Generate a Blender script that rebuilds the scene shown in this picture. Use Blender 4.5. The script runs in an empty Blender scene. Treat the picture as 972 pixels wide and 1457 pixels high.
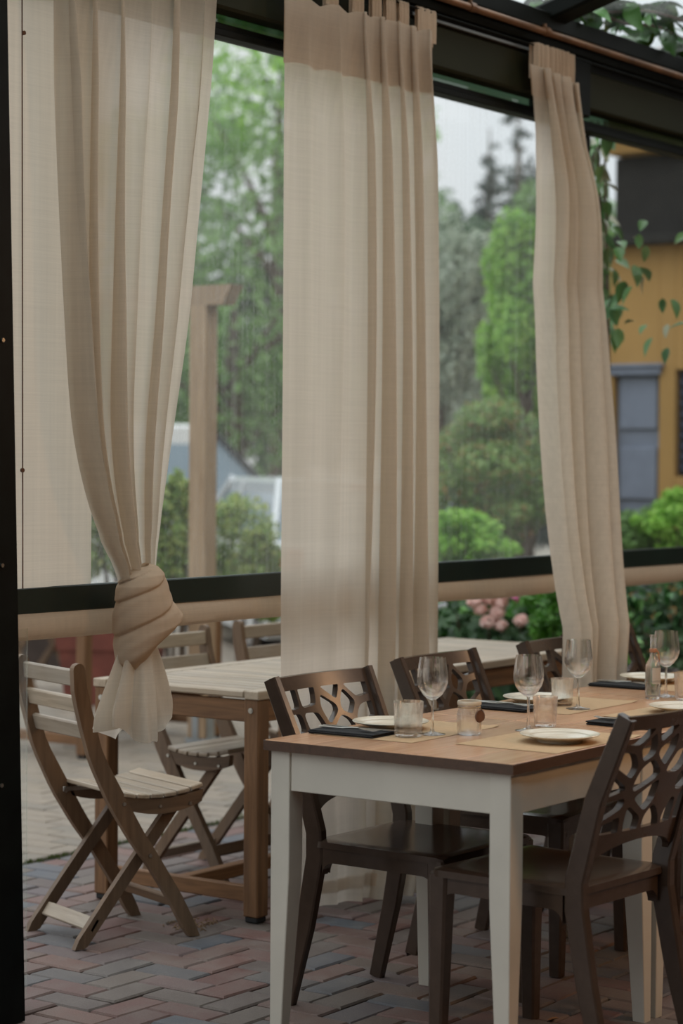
import bpy, bmesh, math, random
import numpy as np
from mathutils import Vector, Matrix
PI = math.pi
rng = np.random.default_rng(7)
random.seed(7)
S = bpy.context.scene
COL = S.collection

# ------------------------------------------------------------------ camera
F, CAMZ, HY, VX, ROLL = 3100., 1.45, 656., 2690., .0065
CX, CY = 486., 728.5
_n = math.hypot(VX - CX, F)
_ur, _uf = (VX - CX) / _n, F / _n
_fw = np.array([_uf, _ur, 0.]); _r0 = np.array([_ur, -_uf, 0.])
_p = math.atan((CY - HY) / F)
FWD = _fw * math.cos(_p) + np.array([0, 0, -math.sin(_p)])
_up0 = np.cross(_r0, FWD)
RT = _r0 * math.cos(ROLL) + _up0 * math.sin(ROLL)
UP = np.cross(RT, FWD)
CAMP = np.array([0, 0, CAMZ])
def at(px, py, d):
    """world point seen at pixel px,py at depth d along the view direction"""
    return CAMP + (FWD + RT * (px - CX) / F - UP * (py - CY) / F) * d
def proj(P):
    v = np.asarray(P) - CAMP; d = v @ FWD
    return CX + F * (v @ RT) / d, CY - F * (v @ UP) / d, d
cam_d = bpy.data.cameras.new('camera'); cam = bpy.data.objects.new('camera', cam_d); COL.objects.link(cam)
cam_d.sensor_fit = 'VERTICAL'; cam_d.sensor_height = 36.; cam_d.sensor_width = 24.
cam_d.lens = F / 1457. * 36.
cam_d.clip_end = 300
cam_d.dof.use_dof = True; cam_d.dof.focus_distance = 5.9; cam_d.dof.aperture_fstop = 2.6
m = Matrix.Identity(4)
for i in range(3):
    m[i][0], m[i][1], m[i][2], m[i][3] = RT[i], UP[i], -FWD[i], CAMP[i]
cam.matrix_world = m
S.camera = cam

# ------------------------------------------------------------------ world, lamps, exposure
w = bpy.data.worlds.new('overcast_sky'); S.world = w; w.use_nodes = True
nt = w.node_tree; nt.nodes.clear()
wo = nt.nodes.new('ShaderNodeOutputWorld'); bg = nt.nodes.new('ShaderNodeBackground')
tc = nt.nodes.new('ShaderNodeTexCoord'); nz = nt.nodes.new('ShaderNodeTexNoise'); cr = nt.nodes.new('ShaderNodeValToRGB')
nz.inputs['Scale'].default_value = 3.0; nz.inputs['Detail'].default_value = 4
cr.color_ramp.elements[0].position = .3; cr.color_ramp.elements[0].color = (.80, .86, .93, 1)
cr.color_ramp.elements[1].position = .75; cr.color_ramp.elements[1].color = (1., 1., .98, 1)
nt.links.new(tc.outputs['Generated'], nz.inputs['Vector']); nt.links.new(nz.outputs['Fac'], cr.inputs['Fac'])
sx = nt.nodes.new('ShaderNodeSeparateXYZ'); nt.links.new(tc.outputs['Generated'], sx.inputs[0])
ma = nt.nodes.new('ShaderNodeMath'); ma.operation = 'MAXIMUM'; ma.inputs[1].default_value = 0; nt.links.new(sx.outputs['Z'], ma.inputs[0])
mb = nt.nodes.new('ShaderNodeMath'); mb.operation = 'MULTIPLY_ADD'; mb.inputs[1].default_value = 1.24; mb.inputs[2].default_value = .62   # overcast sky: three times brighter overhead than at the horizon
nt.links.new(ma.outputs[0], mb.inputs[0]); nt.links.new(mb.outputs[0], bg.inputs['Strength'])
nt.links.new(cr.outputs['Color'], bg.inputs['Color']); nt.links.new(bg.outputs['Background'], wo.inputs['Surface'])
S.view_settings.view_transform = 'Standard'; S.view_settings.look = 'None'
S.view_settings.gamma = 1; S.view_settings.use_curve_mapping = False
S.view_settings.exposure = 0.2
try:
    S.cycles.max_bounces = 12; S.cycles.transparent_max_bounces = 24; S.cycles.transmission_bounces = 12
    S.cycles.caustics_refractive = False; S.cycles.caustics_reflective = False
except Exception: pass
def lamp(name, loc, power, color, r=.08):
    l = bpy.data.lights.new(name, 'POINT'); l.energy = power; l.color = color; l.shadow_soft_size = r
    o = bpy.data.objects.new(name, l); o.location = loc; COL.objects.link(o); return o
WARM = (1., .54, .24)
lamp('dining_room_lamp', (5.2, .7, 1.95), 46, WARM, .25)
lamp('dining_room_lamp', (8.2, .9, 2.4), 30, WARM, .25)

# ------------------------------------------------------------------ mesh helpers
class MB:
    def __init__(s): s.v = []; s.f = []; s.n = 0; s.mi = []
    def add(s, V, Fc, mi=0):
        V = np.asarray(V, float).reshape(-1, 3); s.v.append(V)
        for f in Fc: s.f.append([int(i) + s.n for i in f]); s.mi.append(mi)
        s.n += len(V)
    def box(s, lo, hi, mi=0, M=None):
        (a, b, c), (d, e, f) = lo, hi
        V = np.array([[a,b,c],[d,b,c],[d,e,c],[a,e,c],[a,b,f],[d,b,f],[d,e,f],[a,e,f]], float)
        if M is not None: V = np.array([list(M @ Vector(p)) for p in V])
        s.add(V, [[3,2,1,0],[4,5,6,7],[0,1,5,4],[1,2,6,5],[2,3,7,6],[3,0,4,7]], mi)
    def cbox(s, lo, hi, c=.004, mi=0, M=None):
        """box with chamfered edges"""
        bm = bmesh.new(); bmesh.ops.create_cube(bm, size=1)
        for v in bm.verts:
            v.co = Vector([(lo[i] + hi[i]) / 2 + v.co[i] * (hi[i] - lo[i]) for i in range(3)])
        bmesh.ops.bevel(bm, geom=bm.edges[:], offset=c, segments=1, affect='EDGES')
        V = [list((M @ v.co) if M is not None else v.co) for v in bm.verts]
        s.add(V, [[v.index for v in f.verts] for f in bm.faces], mi); bm.free()
    def tube(s, pts, radii, seg=10, mi=0, cap=True, sq=None):
        """round tube (or a rectangular bar when sq=(a,b,up) ) along pts"""
        pts = [Vector(p) for p in pts]; k = len(pts)
        if not hasattr(radii, '__len__'): radii = [radii] * k
        rings = []
        ref = Vector(sq[2]) if sq else None
        for i in range(k):
            t = (pts[min(i+1, k-1)] - pts[max(i-1, 0)]).normalized()
            r = ref if ref is not None else (Vector((0,0,1)) if abs(t.z) < .95 else Vector((1,0,0)))
            a = t.cross(r).normalized(); b = a.cross(t).normalized()
            if sq:
                A, B = sq[0] / 2 * radii[i], sq[1] / 2 * radii[i]; c = min(A, B) * .28
                ring = [pts[i] + a*x + b*y for x, y in ((A-c,-B),(A,-B+c),(A,B-c),(A-c,B),(-A+c,B),(-A,B-c),(-A,-B+c),(-A+c,-B))]
            else:
                ring = [pts[i] + (a*math.cos(2*PI*j/seg) + b*math.sin(2*PI*j/seg)) * radii[i] for j in range(seg)]
            rings.append([list(p) for p in ring])
        g = len(rings[0]); V = [p for r in rings for p in r]; Fc = []
        for i in range(k-1):
            for j in range(g):
                Fc.append([i*g+j, i*g+(j+1)%g, (i+1)*g+(j+1)%g, (i+1)*g+j])
        if cap: Fc.append(list(range(g))[::-1]); Fc.append([(k-1)*g+j for j in range(g)])
        s.add(V, Fc, mi)
    def lathe(s, prof, seg=32, c=(0,0,0), mi=0, closed=False):
        """profile (r,z) swept about z; closed joins last to first"""
        P = list(prof); k = len(P); V = []
        for r, z in P:
            for j in range(seg):
                a = 2*PI*j/seg; V.append([c[0]+r*math.cos(a), c[1]+r*math.sin(a), c[2]+z])
        Fc = []
        for i in range(k if closed else k-1):
            i2 = (i+1) % k
            for j in range(seg):
                Fc.append([i*seg+j, i*seg+(j+1)%seg, i2*seg+(j+1)%seg, i2*seg+j])
        s.add(V, Fc, mi)
    def prism(s, poly, axis, a, b, mi=0, tf=None):
        """polygon in the plane across axis ('x': pts are (y,z); 'y': (x,z); 'z': (x,y)) from a to b"""
        k = len(poly); V = []
        for t in (a, b):
            for p, q in poly:
                V.append([t,p,q] if axis == 'x' else ([p,t,q] if axis == 'y' else [p,q,t]))
        if tf: V = [tf(p) for p in V]
        Fc = [list(range(k))[::-1], [k+i for i in range(k)]] + [[i,(i+1)%k,k+(i+1)%k,k+i] for i in range(k)]
        s.add(V, Fc, mi)
    def grid(s, P, mi=0, wrap=False):
        """P array (rows, cols, 3)"""
        r, c = P.shape[:2]; Fc = []
        for i in range(r-1):
            for j in range(c if wrap else c-1):
                Fc.append([i*c+j, i*c+(j+1)%c, (i+1)*c+(j+1)%c, (i+1)*c+j])
        s.add(P.reshape(-1, 3), Fc, mi)
    def mesh(s, name, mats, smooth=False):
        me = bpy.data.meshes.new(name)
        me.from_pydata(np.concatenate(s.v).tolist(), [], s.f)
        if not isinstance(mats, (list, tuple)): mats = [mats]
        for mt in mats: me.materials.append(mt)
        if len(mats) > 1: me.polygons.foreach_set('material_index', s.mi)
        bm = bmesh.new(); bm.from_mesh(me); bmesh.ops.recalc_face_normals(bm, faces=bm.faces[:])
        if smooth:
            for e in bm.edges:
                if len(e.link_faces) == 2 and e.calc_face_angle(0) > smooth: e.smooth = False
        bm.to_mesh(me); bm.free()
        if smooth: me.shade_smooth() if False else me.polygons.foreach_set('use_smooth', [True]*len(me.polygons))
        return me
    def obj(s, name, mats, parent=None, smooth=False, loc=None, rz=0):
        o = bpy.data.objects.new(name, s.mesh(name, mats, smooth)); COL.objects.link(o)
        if parent is not None: o.parent = parent
        if loc is not None: o.location = loc
        if rz: o.rotation_euler = (0, 0, rz)
        return o
SM = math.radians(40)
def tag(o, label=None, cat=None, group=None, kind=None):
    if label: o['label'] = label
    if cat: o['category'] = cat
    if group: o['group'] = group
    if kind: o['kind'] = kind
    return o
def thing(name, label, cat, loc=(0,0,0), rz=0, group=None):
    o = bpy.data.objects.new(name, None); COL.objects.link(o); o.empty_display_size = .1
    o.location = loc; o.rotation_euler = (0, 0, rz)
    return tag(o, label, cat, group)
KIDS = {}
def copy_tree(o, loc=None, rz=None, label=None, parent=None, group=None):
    c = o.copy(); COL.objects.link(c)
    if parent is not None: c.parent = parent
    if loc is not None: c.location = loc
    if rz is not None: c.rotation_euler = (0, 0, rz)
    if label: c['label'] = label
    if group: c['group'] = group
    for ch in list(o.children): copy_tree(ch, parent=c)
    return c
def structure(o): o['kind'] = 'structure'; return o

# ------------------------------------------------------------------ materials
class NT:
    def __init__(s, name):
        s.m = bpy.data.materials.new(name); s.m.use_nodes = True; s.t = s.m.node_tree; s.t.nodes.clear()
        s.out = s.n('OutputMaterial')
    def n(s, t, **kw):
        x = s.t.nodes.new('ShaderNode' + t)
        for k, v in kw.items(): setattr(x, k, v)
        return x
    def l(s, a, b): s.t.links.new(a, b)
    def coord(s, scale=(1,1,1), which='Object'):
        c = s.n('TexCoord'); mp = s.n('Mapping'); mp.inputs['Scale'].default_value = scale
        s.l(c.outputs[which], mp.inputs['Vector']); return mp.outputs['Vector']
    def noise(s, vec, sc, detail=4, rough=.55, dist=0):
        x = s.n('TexNoise'); x.inputs['Scale'].default_value = sc; x.inputs['Detail'].default_value = detail
        x.inputs['Roughness'].default_value = rough; x.inputs['Distortion'].default_value = dist
        if vec is not None: s.l(vec, x.inputs['Vector'])
        return x.outputs['Fac']
    def ramp(s, fac, stops):
        x = s.n('ValToRGB'); e = x.color_ramp.elements
        while len(e) < len(stops): e.new(.5)
        for i, (p, c) in enumerate(stops): e[i].position = p; e[i].color = tuple(c) + (1,)
        s.l(fac, x.inputs['Fac']); return x.outputs['Color']
    def mix(s, fac, a, b, mode='MIX'):
        x = s.n('MixRGB', blend_type=mode)
        for i, v in zip((0,1,2), (fac, a, b)):
            if hasattr(v, 'links'): s.l(v, x.inputs[i])
            else: x.inputs[i].default_value = v if i == 0 else tuple(v) + (1,)
        return x.outputs[0]
    def bsdf(s, color, rough=.5, bump=None, bs=.2, bd=.01, **kw):
        b = s.n('BsdfPrincipled')
        if hasattr(color, 'links'): s.l(color, b.inputs['Base Color'])
        else: b.inputs['Base Color'].default_value = tuple(color) + (1,)
        if hasattr(rough, 'links'): s.l(rough, b.inputs['Roughness'])
        else: b.inputs['Roughness'].default_value = rough
        for k, v in kw.items(): b.inputs[k.replace('_', ' ')].default_value = v
        if bump is not None:
            x = s.n('Bump'); x.inputs['Strength'].default_value = bs; x.inputs['Distance'].default_value = bd
            s.l(bump, x.inputs['Height']); s.l(x.outputs[0], b.inputs['Normal'])
        return b.outputs[0]
    def done(s, sh): s.l(sh, s.out.inputs['Surface']); return s.m
def plain(name, color, rough=.5, var=.25, sc=6., bs=.1, **kw):
    n = NT(name); f = n.noise(n.coord(), sc); d = tuple(c*(1-var) for c in color); u = tuple(min(1, c*(1+var)) for c in color)
    return n.done(n.bsdf(n.ramp(f, [(.3, d), (.7, u)]), rough, bump=n.noise(n.coord(), sc*9), bs=bs, bd=.002, **kw))
def wood(name, c0, c1, axis=0, rough=.55, sc=1., per='obj', grey=None, bs=.25):
    """grain running along axis (0,1,2)"""
    n = NT(name); st = [34*sc]*3; st[axis] = 2.2*sc
    v = n.coord(tuple(st)); g = n.noise(v, 1.6, 6, .6, .6)
    col = n.ramp(g, [(.28, c0), (.72, c1)])
    big = n.noise(n.coord(), 4, 3)
    if grey: col = n.mix(n.ramp(big, [(.35, (0,0,0)), (.75, (.75,)*3)]), col, grey)
    info = n.n('ObjectInfo') if per == 'obj' else n.n('NewGeometry')
    r = info.outputs['Random'] if per == 'obj' else info.outputs['Random Per Island']
    col = n.mix(1., col, n.ramp(r, [(0, (.78,)*3), (1, (1.12, 1.1, 1.06))]), 'MULTIPLY')
    return n.done(n.bsdf(col, rough, bump=g, bs=bs, bd=.002))
def translucent(name, color, tw=.55, thru=.0, weave=900, rough_col=None):
    n = NT(name)
    v = n.coord()
    streak = n.noise(n.coord((60, 60, 1.2)), 1., 3); thread = n.noise(n.coord((4, 4, 260)), 1., 2)
    col = n.mix(.35, color, n.ramp(streak, [(.3, tuple(c*.78 for c in color)), (.7, tuple(min(1, c*1.08) for c in color))]))
    col = n.mix(.3, col, n.ramp(thread, [(.3, tuple(c*.8 for c in color)), (.7, color)]))
    d = n.n('BsdfDiffuse'); t = n.n('BsdfTranslucent')
    n.l(col, d.inputs['Color']); n.l(col, t.inputs['Color'])
    b = n.n('Bump'); b.inputs['Strength'].default_value = .25; b.inputs['Distance'].default_value = .002
    n.l(thread, b.inputs['Height']); n.l(b.outputs[0], d.inputs['Normal'])
    mx = n.n('MixShader'); mx.inputs[0].default_value = tw; n.l(d.outputs[0], mx.inputs[1]); n.l(t.outputs[0], mx.inputs[2])
    if thru <= 0: return n.done(mx.outputs[0])
    tr = n.n('BsdfTransparent'); tr.inputs['Color'].default_value = (1, .97, .92, 1)
    m2 = n.n('MixShader'); m2.inputs[0].default_value = thru; n.l(mx.outputs[0], m2.inputs[1]); n.l(tr.outputs[0], m2.inputs[2])
    return n.done(m2.outputs[0])
def film(name, haze=.1, gloss=.05, tint=(.97, .99, .97)):
    """clear plastic sheet: mostly see-through, a thin milky haze in vertical rain streaks, a weak sheen"""
    n = NT(name)
    st = n.noise(n.coord((55, 55, 1.6)), 1., 5, .65); dots = n.noise(n.coord((1,1,.6)), 190, 2)
    big = n.noise(n.coord((1,1,.5)), 1.6, 2)
    f = n.n('Math', operation='MULTIPLY'); n.l(st, f.inputs[0]); n.l(dots, f.inputs[1])
    f1 = n.n('Math', operation='MULTIPLY'); n.l(f.outputs[0], f1.inputs[0]); n.l(big, f1.inputs[1])
    f2 = n.n('MapRange'); f2.inputs['From Min'].default_value = .05; f2.inputs['From Max'].default_value = .24
    f2.inputs['To Min'].default_value = haze*.3; f2.inputs['To Max'].default_value = haze*2.2
    n.l(f1.outputs[0], f2.inputs['Value'])
    tr = n.n('BsdfTransparent'); tr.inputs['Color'].default_value = tint + (1,)
    t = n.n('BsdfTranslucent'); t.inputs['Color'].default_value = (.9, .93, .9, 1)
    g = n.n('BsdfGlossy'); g.inputs['Roughness'].default_value = .04
    m1 = n.n('MixShader'); n.l(f2.outputs[0], m1.inputs[0]); n.l(tr.outputs[0], m1.inputs[1]); n.l(t.outputs[0], m1.inputs[2])
    m2 = n.n('MixShader'); m2.inputs[0].default_value = gloss; n.l(m1.outputs[0], m2.inputs[1]); n.l(g.outputs[0], m2.inputs[2])
    return n.done(m2.outputs[0])
def leafmat(name, cols, rough=.45, tw=.42):
    n = NT(name); g = n.n('NewGeometry')
    k = len(cols); c = n.ramp(g.outputs['Random Per Island'], [(i/max(1, k-1), cc) for i, cc in enumerate(cols)])
    b = n.bsdf(c, rough); t = n.n('BsdfTranslucent'); n.l(n.mix(.5, c, (.35, .55, .05), 'SCREEN') if False else c, t.inputs['Color'])
    mx = n.n('MixShader'); mx.inputs[0].default_value = tw; n.l(b, mx.inputs[1]); n.l(t.outputs[0], mx.inputs[2])
    return n.done(mx.outputs[0])
def glassmat(name, tint=(1, 1, 1), rough=0., mixt=.3):
    n = NT(name); b = n.n('BsdfGlass'); b.inputs['IOR'].default_value = 1.45; b.inputs['Roughness'].default_value = rough
    b.inputs['Color'].default_value = tint + (1,)
    if not mixt: return n.done(b.outputs[0])
    tr = n.n('BsdfTransparent'); mx = n.n('MixShader'); mx.inputs[0].default_value = mixt
    n.l(b.outputs[0], mx.inputs[1]); n.l(tr.outputs[0], mx.inputs[2]); return n.done(mx.outputs[0])
def thinglass(name):
    n = NT(name)
    lw = n.n('LayerWeight'); lw.inputs['Blend'].default_value = .5
    tint = n.ramp(lw.outputs['Facing'], [(.0, (.97, .975, .97)), (.7, (.93, .94, .93)), (1, (.5, .53, .52))])
    fr = n.ramp(lw.outputs['Facing'], [(.0, (.045,)*3), (.6, (.10,)*3), (.88, (.42,)*3), (1, (.8,)*3)])
    tr = n.n('BsdfTransparent'); n.l(tint, tr.inputs['Color']); g = n.n('BsdfGlossy'); g.inputs['Roughness'].default_value = .0
    mx = n.n('MixShader'); n.l(fr, mx.inputs[0]); n.l(tr.outputs[0], mx.inputs[1]); n.l(g.outputs[0], mx.inputs[2]); return n.done(mx.outputs[0])
def brickmat(name, stops, src='obj', rough=.72):
    n = NT(name)
    r = n.n('ObjectInfo').outputs['Random'] if src == 'obj' else n.n('NewGeometry').outputs['Random Per Island']
    col = n.ramp(r, stops)
    v = n.coord(which='Object') if src != 'obj' else n.coord(which='Object')
    geo = n.n('NewGeometry')
    blot = n.noise(geo.outputs['Position'], 9, 5, .65)
    fine = n.noise(geo.outputs['Position'], 240, 3)
    col = n.mix(n.ramp(blot, [(.38, (0,)*3), (.75, (.55,)*3)]), col, (.24, .215, .19))
    col = n.mix(.35, col, n.ramp(fine, [(.35, (.5,)*3), (.7, (1.25,)*3)]), 'MULTIPLY')
    return n.done(n.bsdf(col, n.ramp(blot, [(.3, (rough-.18,)*3), (.7, (rough+.1,)*3)]), bump=fine, bs=.35, bd=.003))

BRICK = [(0, (.118, .060, .050)), (.2, (.165, .080, .064)), (.38, (.128, .102, .084)), (.52, (.082, .092, .108)), (.66, (.18, .092, .070)), (.82, (.135, .108, .088)), (1, (.105, .076, .067))]
PAVE = [(0, (.25, .21, .155)), (.3, (.29, .24, .18)), (.6, (.21, .185, .145)), (1, (.31, .255, .19))]
M = dict(
    brick=brickmat('paving_brick', BRICK), brick_far=brickmat('paving_brick_far', BRICK, 'isl'),
    paver=brickmat('beige_paver', PAVE, rough=.8), paver_far=brickmat('beige_paver_far', PAVE, 'isl', .8),
    mortar=plain('joint_sand', (.026, .024, .020), .95, .4, 30),
    moss=leafmat('moss', [(.05, .08, .015), (.09, .11, .03)]),
    ground=plain('courtyard_gravel', (.34, .31, .26), .95, .3, 3),
    frame=plain('black_green_metal', (.0035, .005, .004), .5, .25, 8, Specular_IOR_Level=.12),
    post=plain('black_post', (.0035, .005, .0045), .45, .35, 14, Specular_IOR_Level=.12),
    olive=plain('olive_panel', (.020, .022, .011), .55, .12, 2, Specular_IOR_Level=.12),
    railmetal=plain('rail_metal', (.20, .20, .19), .3, .2, 5, Metallic=.8),
    copper=plain('copper_pipe', (.20, .105, .055), .38, .35, 9, Metallic=.55),
    bar=plain('dark_green_band', (.006, .018, .015), .35, .15, 5),
    curtain=translucent('curtain_linen', (.77, .70, .60), .58, .06),
    hem=translucent('curtain_hem', (.68, .545, .41), .42),
    cream=translucent('cream_canvas', (.78, .71, .59), .5),
    hemcanvas=translucent('pocket_canvas', (.66, .55, .43), .5, .08),
    film=film('clear_film', .075, .04), film3=film('clear_film_clean', .010, .035), slot=film('tinted_slot', .02, .10, (.20, .27, .20)), flap=film('clear_flap', .05, .06),
    roofglass=film('roof_glass', .10, .06, (.93, .97, .95)),
    oak=wood('oiled_oak', (.47, .245, .135), (.66, .40, .24), 0, .20, bs=.05),
    edge=wood('dark_oak_edge', (.065, .034, .020), (.11, .058, .034), 0, .5),
    white=plain('white_paint', (.60, .565, .485), .45, .06, 5, .05),
    brown=plain('brown_plastic', (.060, .039, .0275), .22, .12, 30, .015),
    teak=[wood('teak_%s' % 'xyz'[a], (.115, .055, .022), (.27, .135, .056), a, .6, per='obj') for a in range(3)],
    grey=[wood('weathered_%s' % 'xyz'[a], (.27, .215, .15), (.50, .41, .31), a, .45, grey=(.42, .37, .30)) for a in range(3)],
    oldteak=[wood('worn_teak_%s' % 'xyz'[a], (.105, .060, .032), (.23, .14, .078), a, .62, grey=(.17, .125, .085)) for a in range(3)],
    pine=wood('pergola_pine', (.30, .20, .12), (.46, .33, .21), 2, .6),
    steel=plain('steel', (.55, .54, .5), .28, .1, 20, Metallic=1.),
    zinc=plain('zinc_bracket', (.42, .46, .48), .4, .15, 15, Metallic=.8),
    rubber=plain('black_rubber', (.012, .012, .012), .7),
    fabric=plain('black_napkin', (.010, .011, .013), .85, .4, 90, .3),
    ceramic=plain('cream_ceramic', (.70, .64, .52), .18, .05, 6, .02),
    kraft=plain('kraft_paper', (.50, .34, .19), .8, .07, 60, .08),
    glass=glassmat('clear_glass', mixt=.32), glass2=glassmat('tumbler_glass', mixt=.55), thin=thinglass('thin_glass'),
    cork=plain('brown_disc', (.11, .045, .022), .5, .3, 40), twine=plain('jute_twine', (.45, .32, .18), .9, .3, 60),
    lidm=plain('jar_lid', (.62, .54, .42), .4, .08, 20), ribbon=plain('copper_ribbon', (.42, .2, .11), .5, .2, 30),
    terra=plain('terracotta', (.16, .045, .030), .75, .25, 8), darkpot=plain('dark_pot', (.05, .035, .028), .7),
    soil=plain('soil', (.03, .02, .012), .95),
    bark=plain('bark', (.09, .065, .045), .9, .4, 12, .5),
    stone=plain('pale_stone', (.42, .38, .32), .85, .2, 9),
    carwhite=plain('white_car_paint', (.75, .76, .76), .2, .03, 2, 0, Coat_Weight=.5),
    carsilver=plain('silver_car_paint', (.55, .58, .60), .25, .03, 2, 0, Metallic=.4),
    carglass=plain('car_glass', (.22, .29, .35), .08, .1, 2, 0), tyre=plain('tyre', (.015, .015, .016), .8), rim=plain('wheel_rim', (.45, .45, .46), .3, Metallic=.8),  # car glass has the sky's reflection put into its pale base colour
    redlamp=plain('red_lamp', (.5, .02, .02), .2), cardark=plain('car_trim', (.02, .022, .025), .5),
    ochre=plain('ochre_render', (.40, .235, .075), .85, .10, 1.5), loggia=plain('dark_timber', (.012, .011, .009), .8),
    shutter=plain('blue_grey_shutter', (.19, .22, .29), .6, .12, 5), navy=plain('navy_shutter', (.022, .03, .06), .5, .1, 5),
    rooftile=plain('roof_tile', (.20, .10, .06), .8, .3, 6), inner=plain('dark_plaster', (.10, .085, .065), .9, .1, 2),
)

# ================================================================== THE SETTING
WY = 4.07          # plane of the roll-down blinds
YB = 5.43          # where the red herringbone stops and the beige paving starts
def brick_mesh(name, L, W, mat, h=.03):
    b = MB(); c = .005
    x, y = L/2 - .0038, W/2 - .0038
    V = [[-x,-y,-h],[x,-y,-h],[x,y,-h],[-x,y,-h],[-x,-y,-c],[x,-y,-c],[x,y,-c],[-x,y,-c],
         [-x+c,-y+c,0],[x-c,-y+c,0],[x-c,y-c,0],[-x+c,y-c,0]]
    Fc = [[0,1,5,4],[1,2,6,5],[2,3,7,6],[3,0,4,7],[4,5,9,8],[5,6,10,9],[6,7,11,10],[7,4,8,11],[8,9,10,11]]
    b.add(V, Fc); return b.mesh(name, mat), np.array(V), Fc
def lay(parent, cells, L, W, mat, matfar, name, limit=295, seed=1):
    r = np.random.default_rng(seed)
    me, V, Fc = brick_mesh(name, L, W, mat)
    info = []
    for (x, y, rot) in cells:
        px, py, d = proj((x, y, 0))
        vis = d > 1 and 20 < px < 985 and py < 1475
        info.append((d if vis else 999 + abs(x - 5), x, y, rot, vis))
    info.sort(key=lambda t: t[0])
    far = MB(); nsing = 0
    for d, x, y, rot, vis in info:
        dz, t1, t2 = r.uniform(-.0035, .0015), r.normal(0, .008), r.normal(0, .008)
        if vis and nsing < limit:
            o = bpy.data.objects.new(name, me); COL.objects.link(o); o.parent = parent
            o.location = (x, y, dz); o.rotation_euler = (t1, t2, rot + r.normal(0, .006)); nsing += 1
        else:
            c, s = math.cos(rot), math.sin(rot)
            P = V.copy(); P[:, 0], P[:, 1] = c*V[:, 0] - s*V[:, 1] + x, s*V[:, 0] + c*V[:, 1] + y
            P[:, 2] += dz; far.add(P, Fc)
    o = far.obj(name + '_field', matfar, parent); o['kind'] = 'stuff'
b = MB(); b.add([[-2,-2.6,-.012],[10,-2.6,-.012],[10,YB,-.012],[-2,YB,-.012]], [[0,1,2,3]])
floor = structure(b.obj('floor', M['mortar']))
U = .1045
cells = []; cov = set(); allc = {}
for i in range(-10, 70):
    for j in range(-25, 60):
        x, y = 2.6 + i*U, j*U - .02
        k = (i - j) % 4; allc[(i, j)] = (x + U/2, y + U/2)
        if k == 0: c = (x + U, y + U/2, 0)
        elif k == 3: c = (x + U/2, y + U, PI/2)
        else: continue
        if c[1] < YB - .04 and 1.5 < c[0] < 9.4: cells.append(c); cov |= {(i, j), (i+1, j) if k == 0 else (i, j+1)}
lay(floor, cells, 2*U, U, M['brick'], M['brick_far'], 'brick')
cut = MB(); _m, Vc, Fcut = brick_mesh('cut_brick', U, U, M['brick_far'])
for key_, (x, y) in allc.items():
    if key_ not in cov and YB - .4 < y < YB - .005 and 3 < x < 9.4: cut.add(Vc + np.array([x, y, rng.uniform(-.003, .001)]), Fcut)
tag(cut.obj('cut_bricks', M['brick_far'], floor), kind='stuff')
b = MB(); b.add([[2.5,YB-.002,-.0125],[13.5,YB,-.012],[13.5,13.2,-.012],[2.5,13.2,-.012]], [[0,1,2,3]])
yard = structure(b.obj('courtyard', M['mortar']))
cells = []
for i in range(0, 100):
    for j in range(0, 37):
        x, y = 2.9 + i*.1075, YB + .03 + .105 + j*.213 + (i % 2)*.1065
        cells.append((x, y, PI/2))
cut = MB(); _m, Vc, Fcut = brick_mesh('cut_paver', .1075, .1065, M['paver_far'])
for i in range(1, 100, 2): cut.add(Vc + np.array([2.9 + i*.1075, YB + .03 + .052, rng.uniform(-.003, .001)]), Fcut)
tag(cut.obj('cut_pavers', M['paver_far'], yard), kind='stuff')
lay(yard, cells, .213, .1075, M['paver'], M['paver_far'], 'paver', seed=4)
b = MB()
for i in range(420):
    x = rng.uniform(4.6, 7.6); y = YB + rng.normal(0, .012); a = rng.uniform(0, PI); s_ = rng.uniform(.004, .012)
    b.add([[x-s_*math.cos(a), y-s_*math.sin(a), -.004],[x+s_*math.cos(a), y+s_*math.sin(a), -.004],[x+.3*s_, y, .003+s_*.8]], [[0,1,2]])
tag(b.obj('moss', M['moss'], yard), kind='stuff')
b = MB(); b.add([[-6,-4,-.04],[70,-4,-.04],[70,70,-.04],[-6,70,-.04]], [[0,1,2,3]])
structure(b.obj('ground', M['ground']))

# dark post at the near end of the wall
b = MB(); b.prism([(3.70,0),(4.09,0),(4.0,3.1),(3.70,3.1)], 'y', 3.9, 4.10); post = structure(b.obj('trim_1', M['post']))
sc = MB()
for z in (.62, 1.18, 1.75, 2.66):
    sc.tube([(4.0,3.903,z),(4.0,3.896,z)], .0055, 8)
sc.obj('screw', M['steel'], post)
b = MB(); b.add([[4.04,3.99,.02],[4.23,4.03,.02],[4.23,4.03,1.0],[4.04,3.99,1.0]], [[0,1,2,3]])
b.obj('clear_flap', M['flap'], post)
b = MB(); b.tube([(4.23,4.03,.02),(4.23,4.03,1.0)], .002, 6); b.obj('flap_seam', M['flap'], post)

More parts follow.
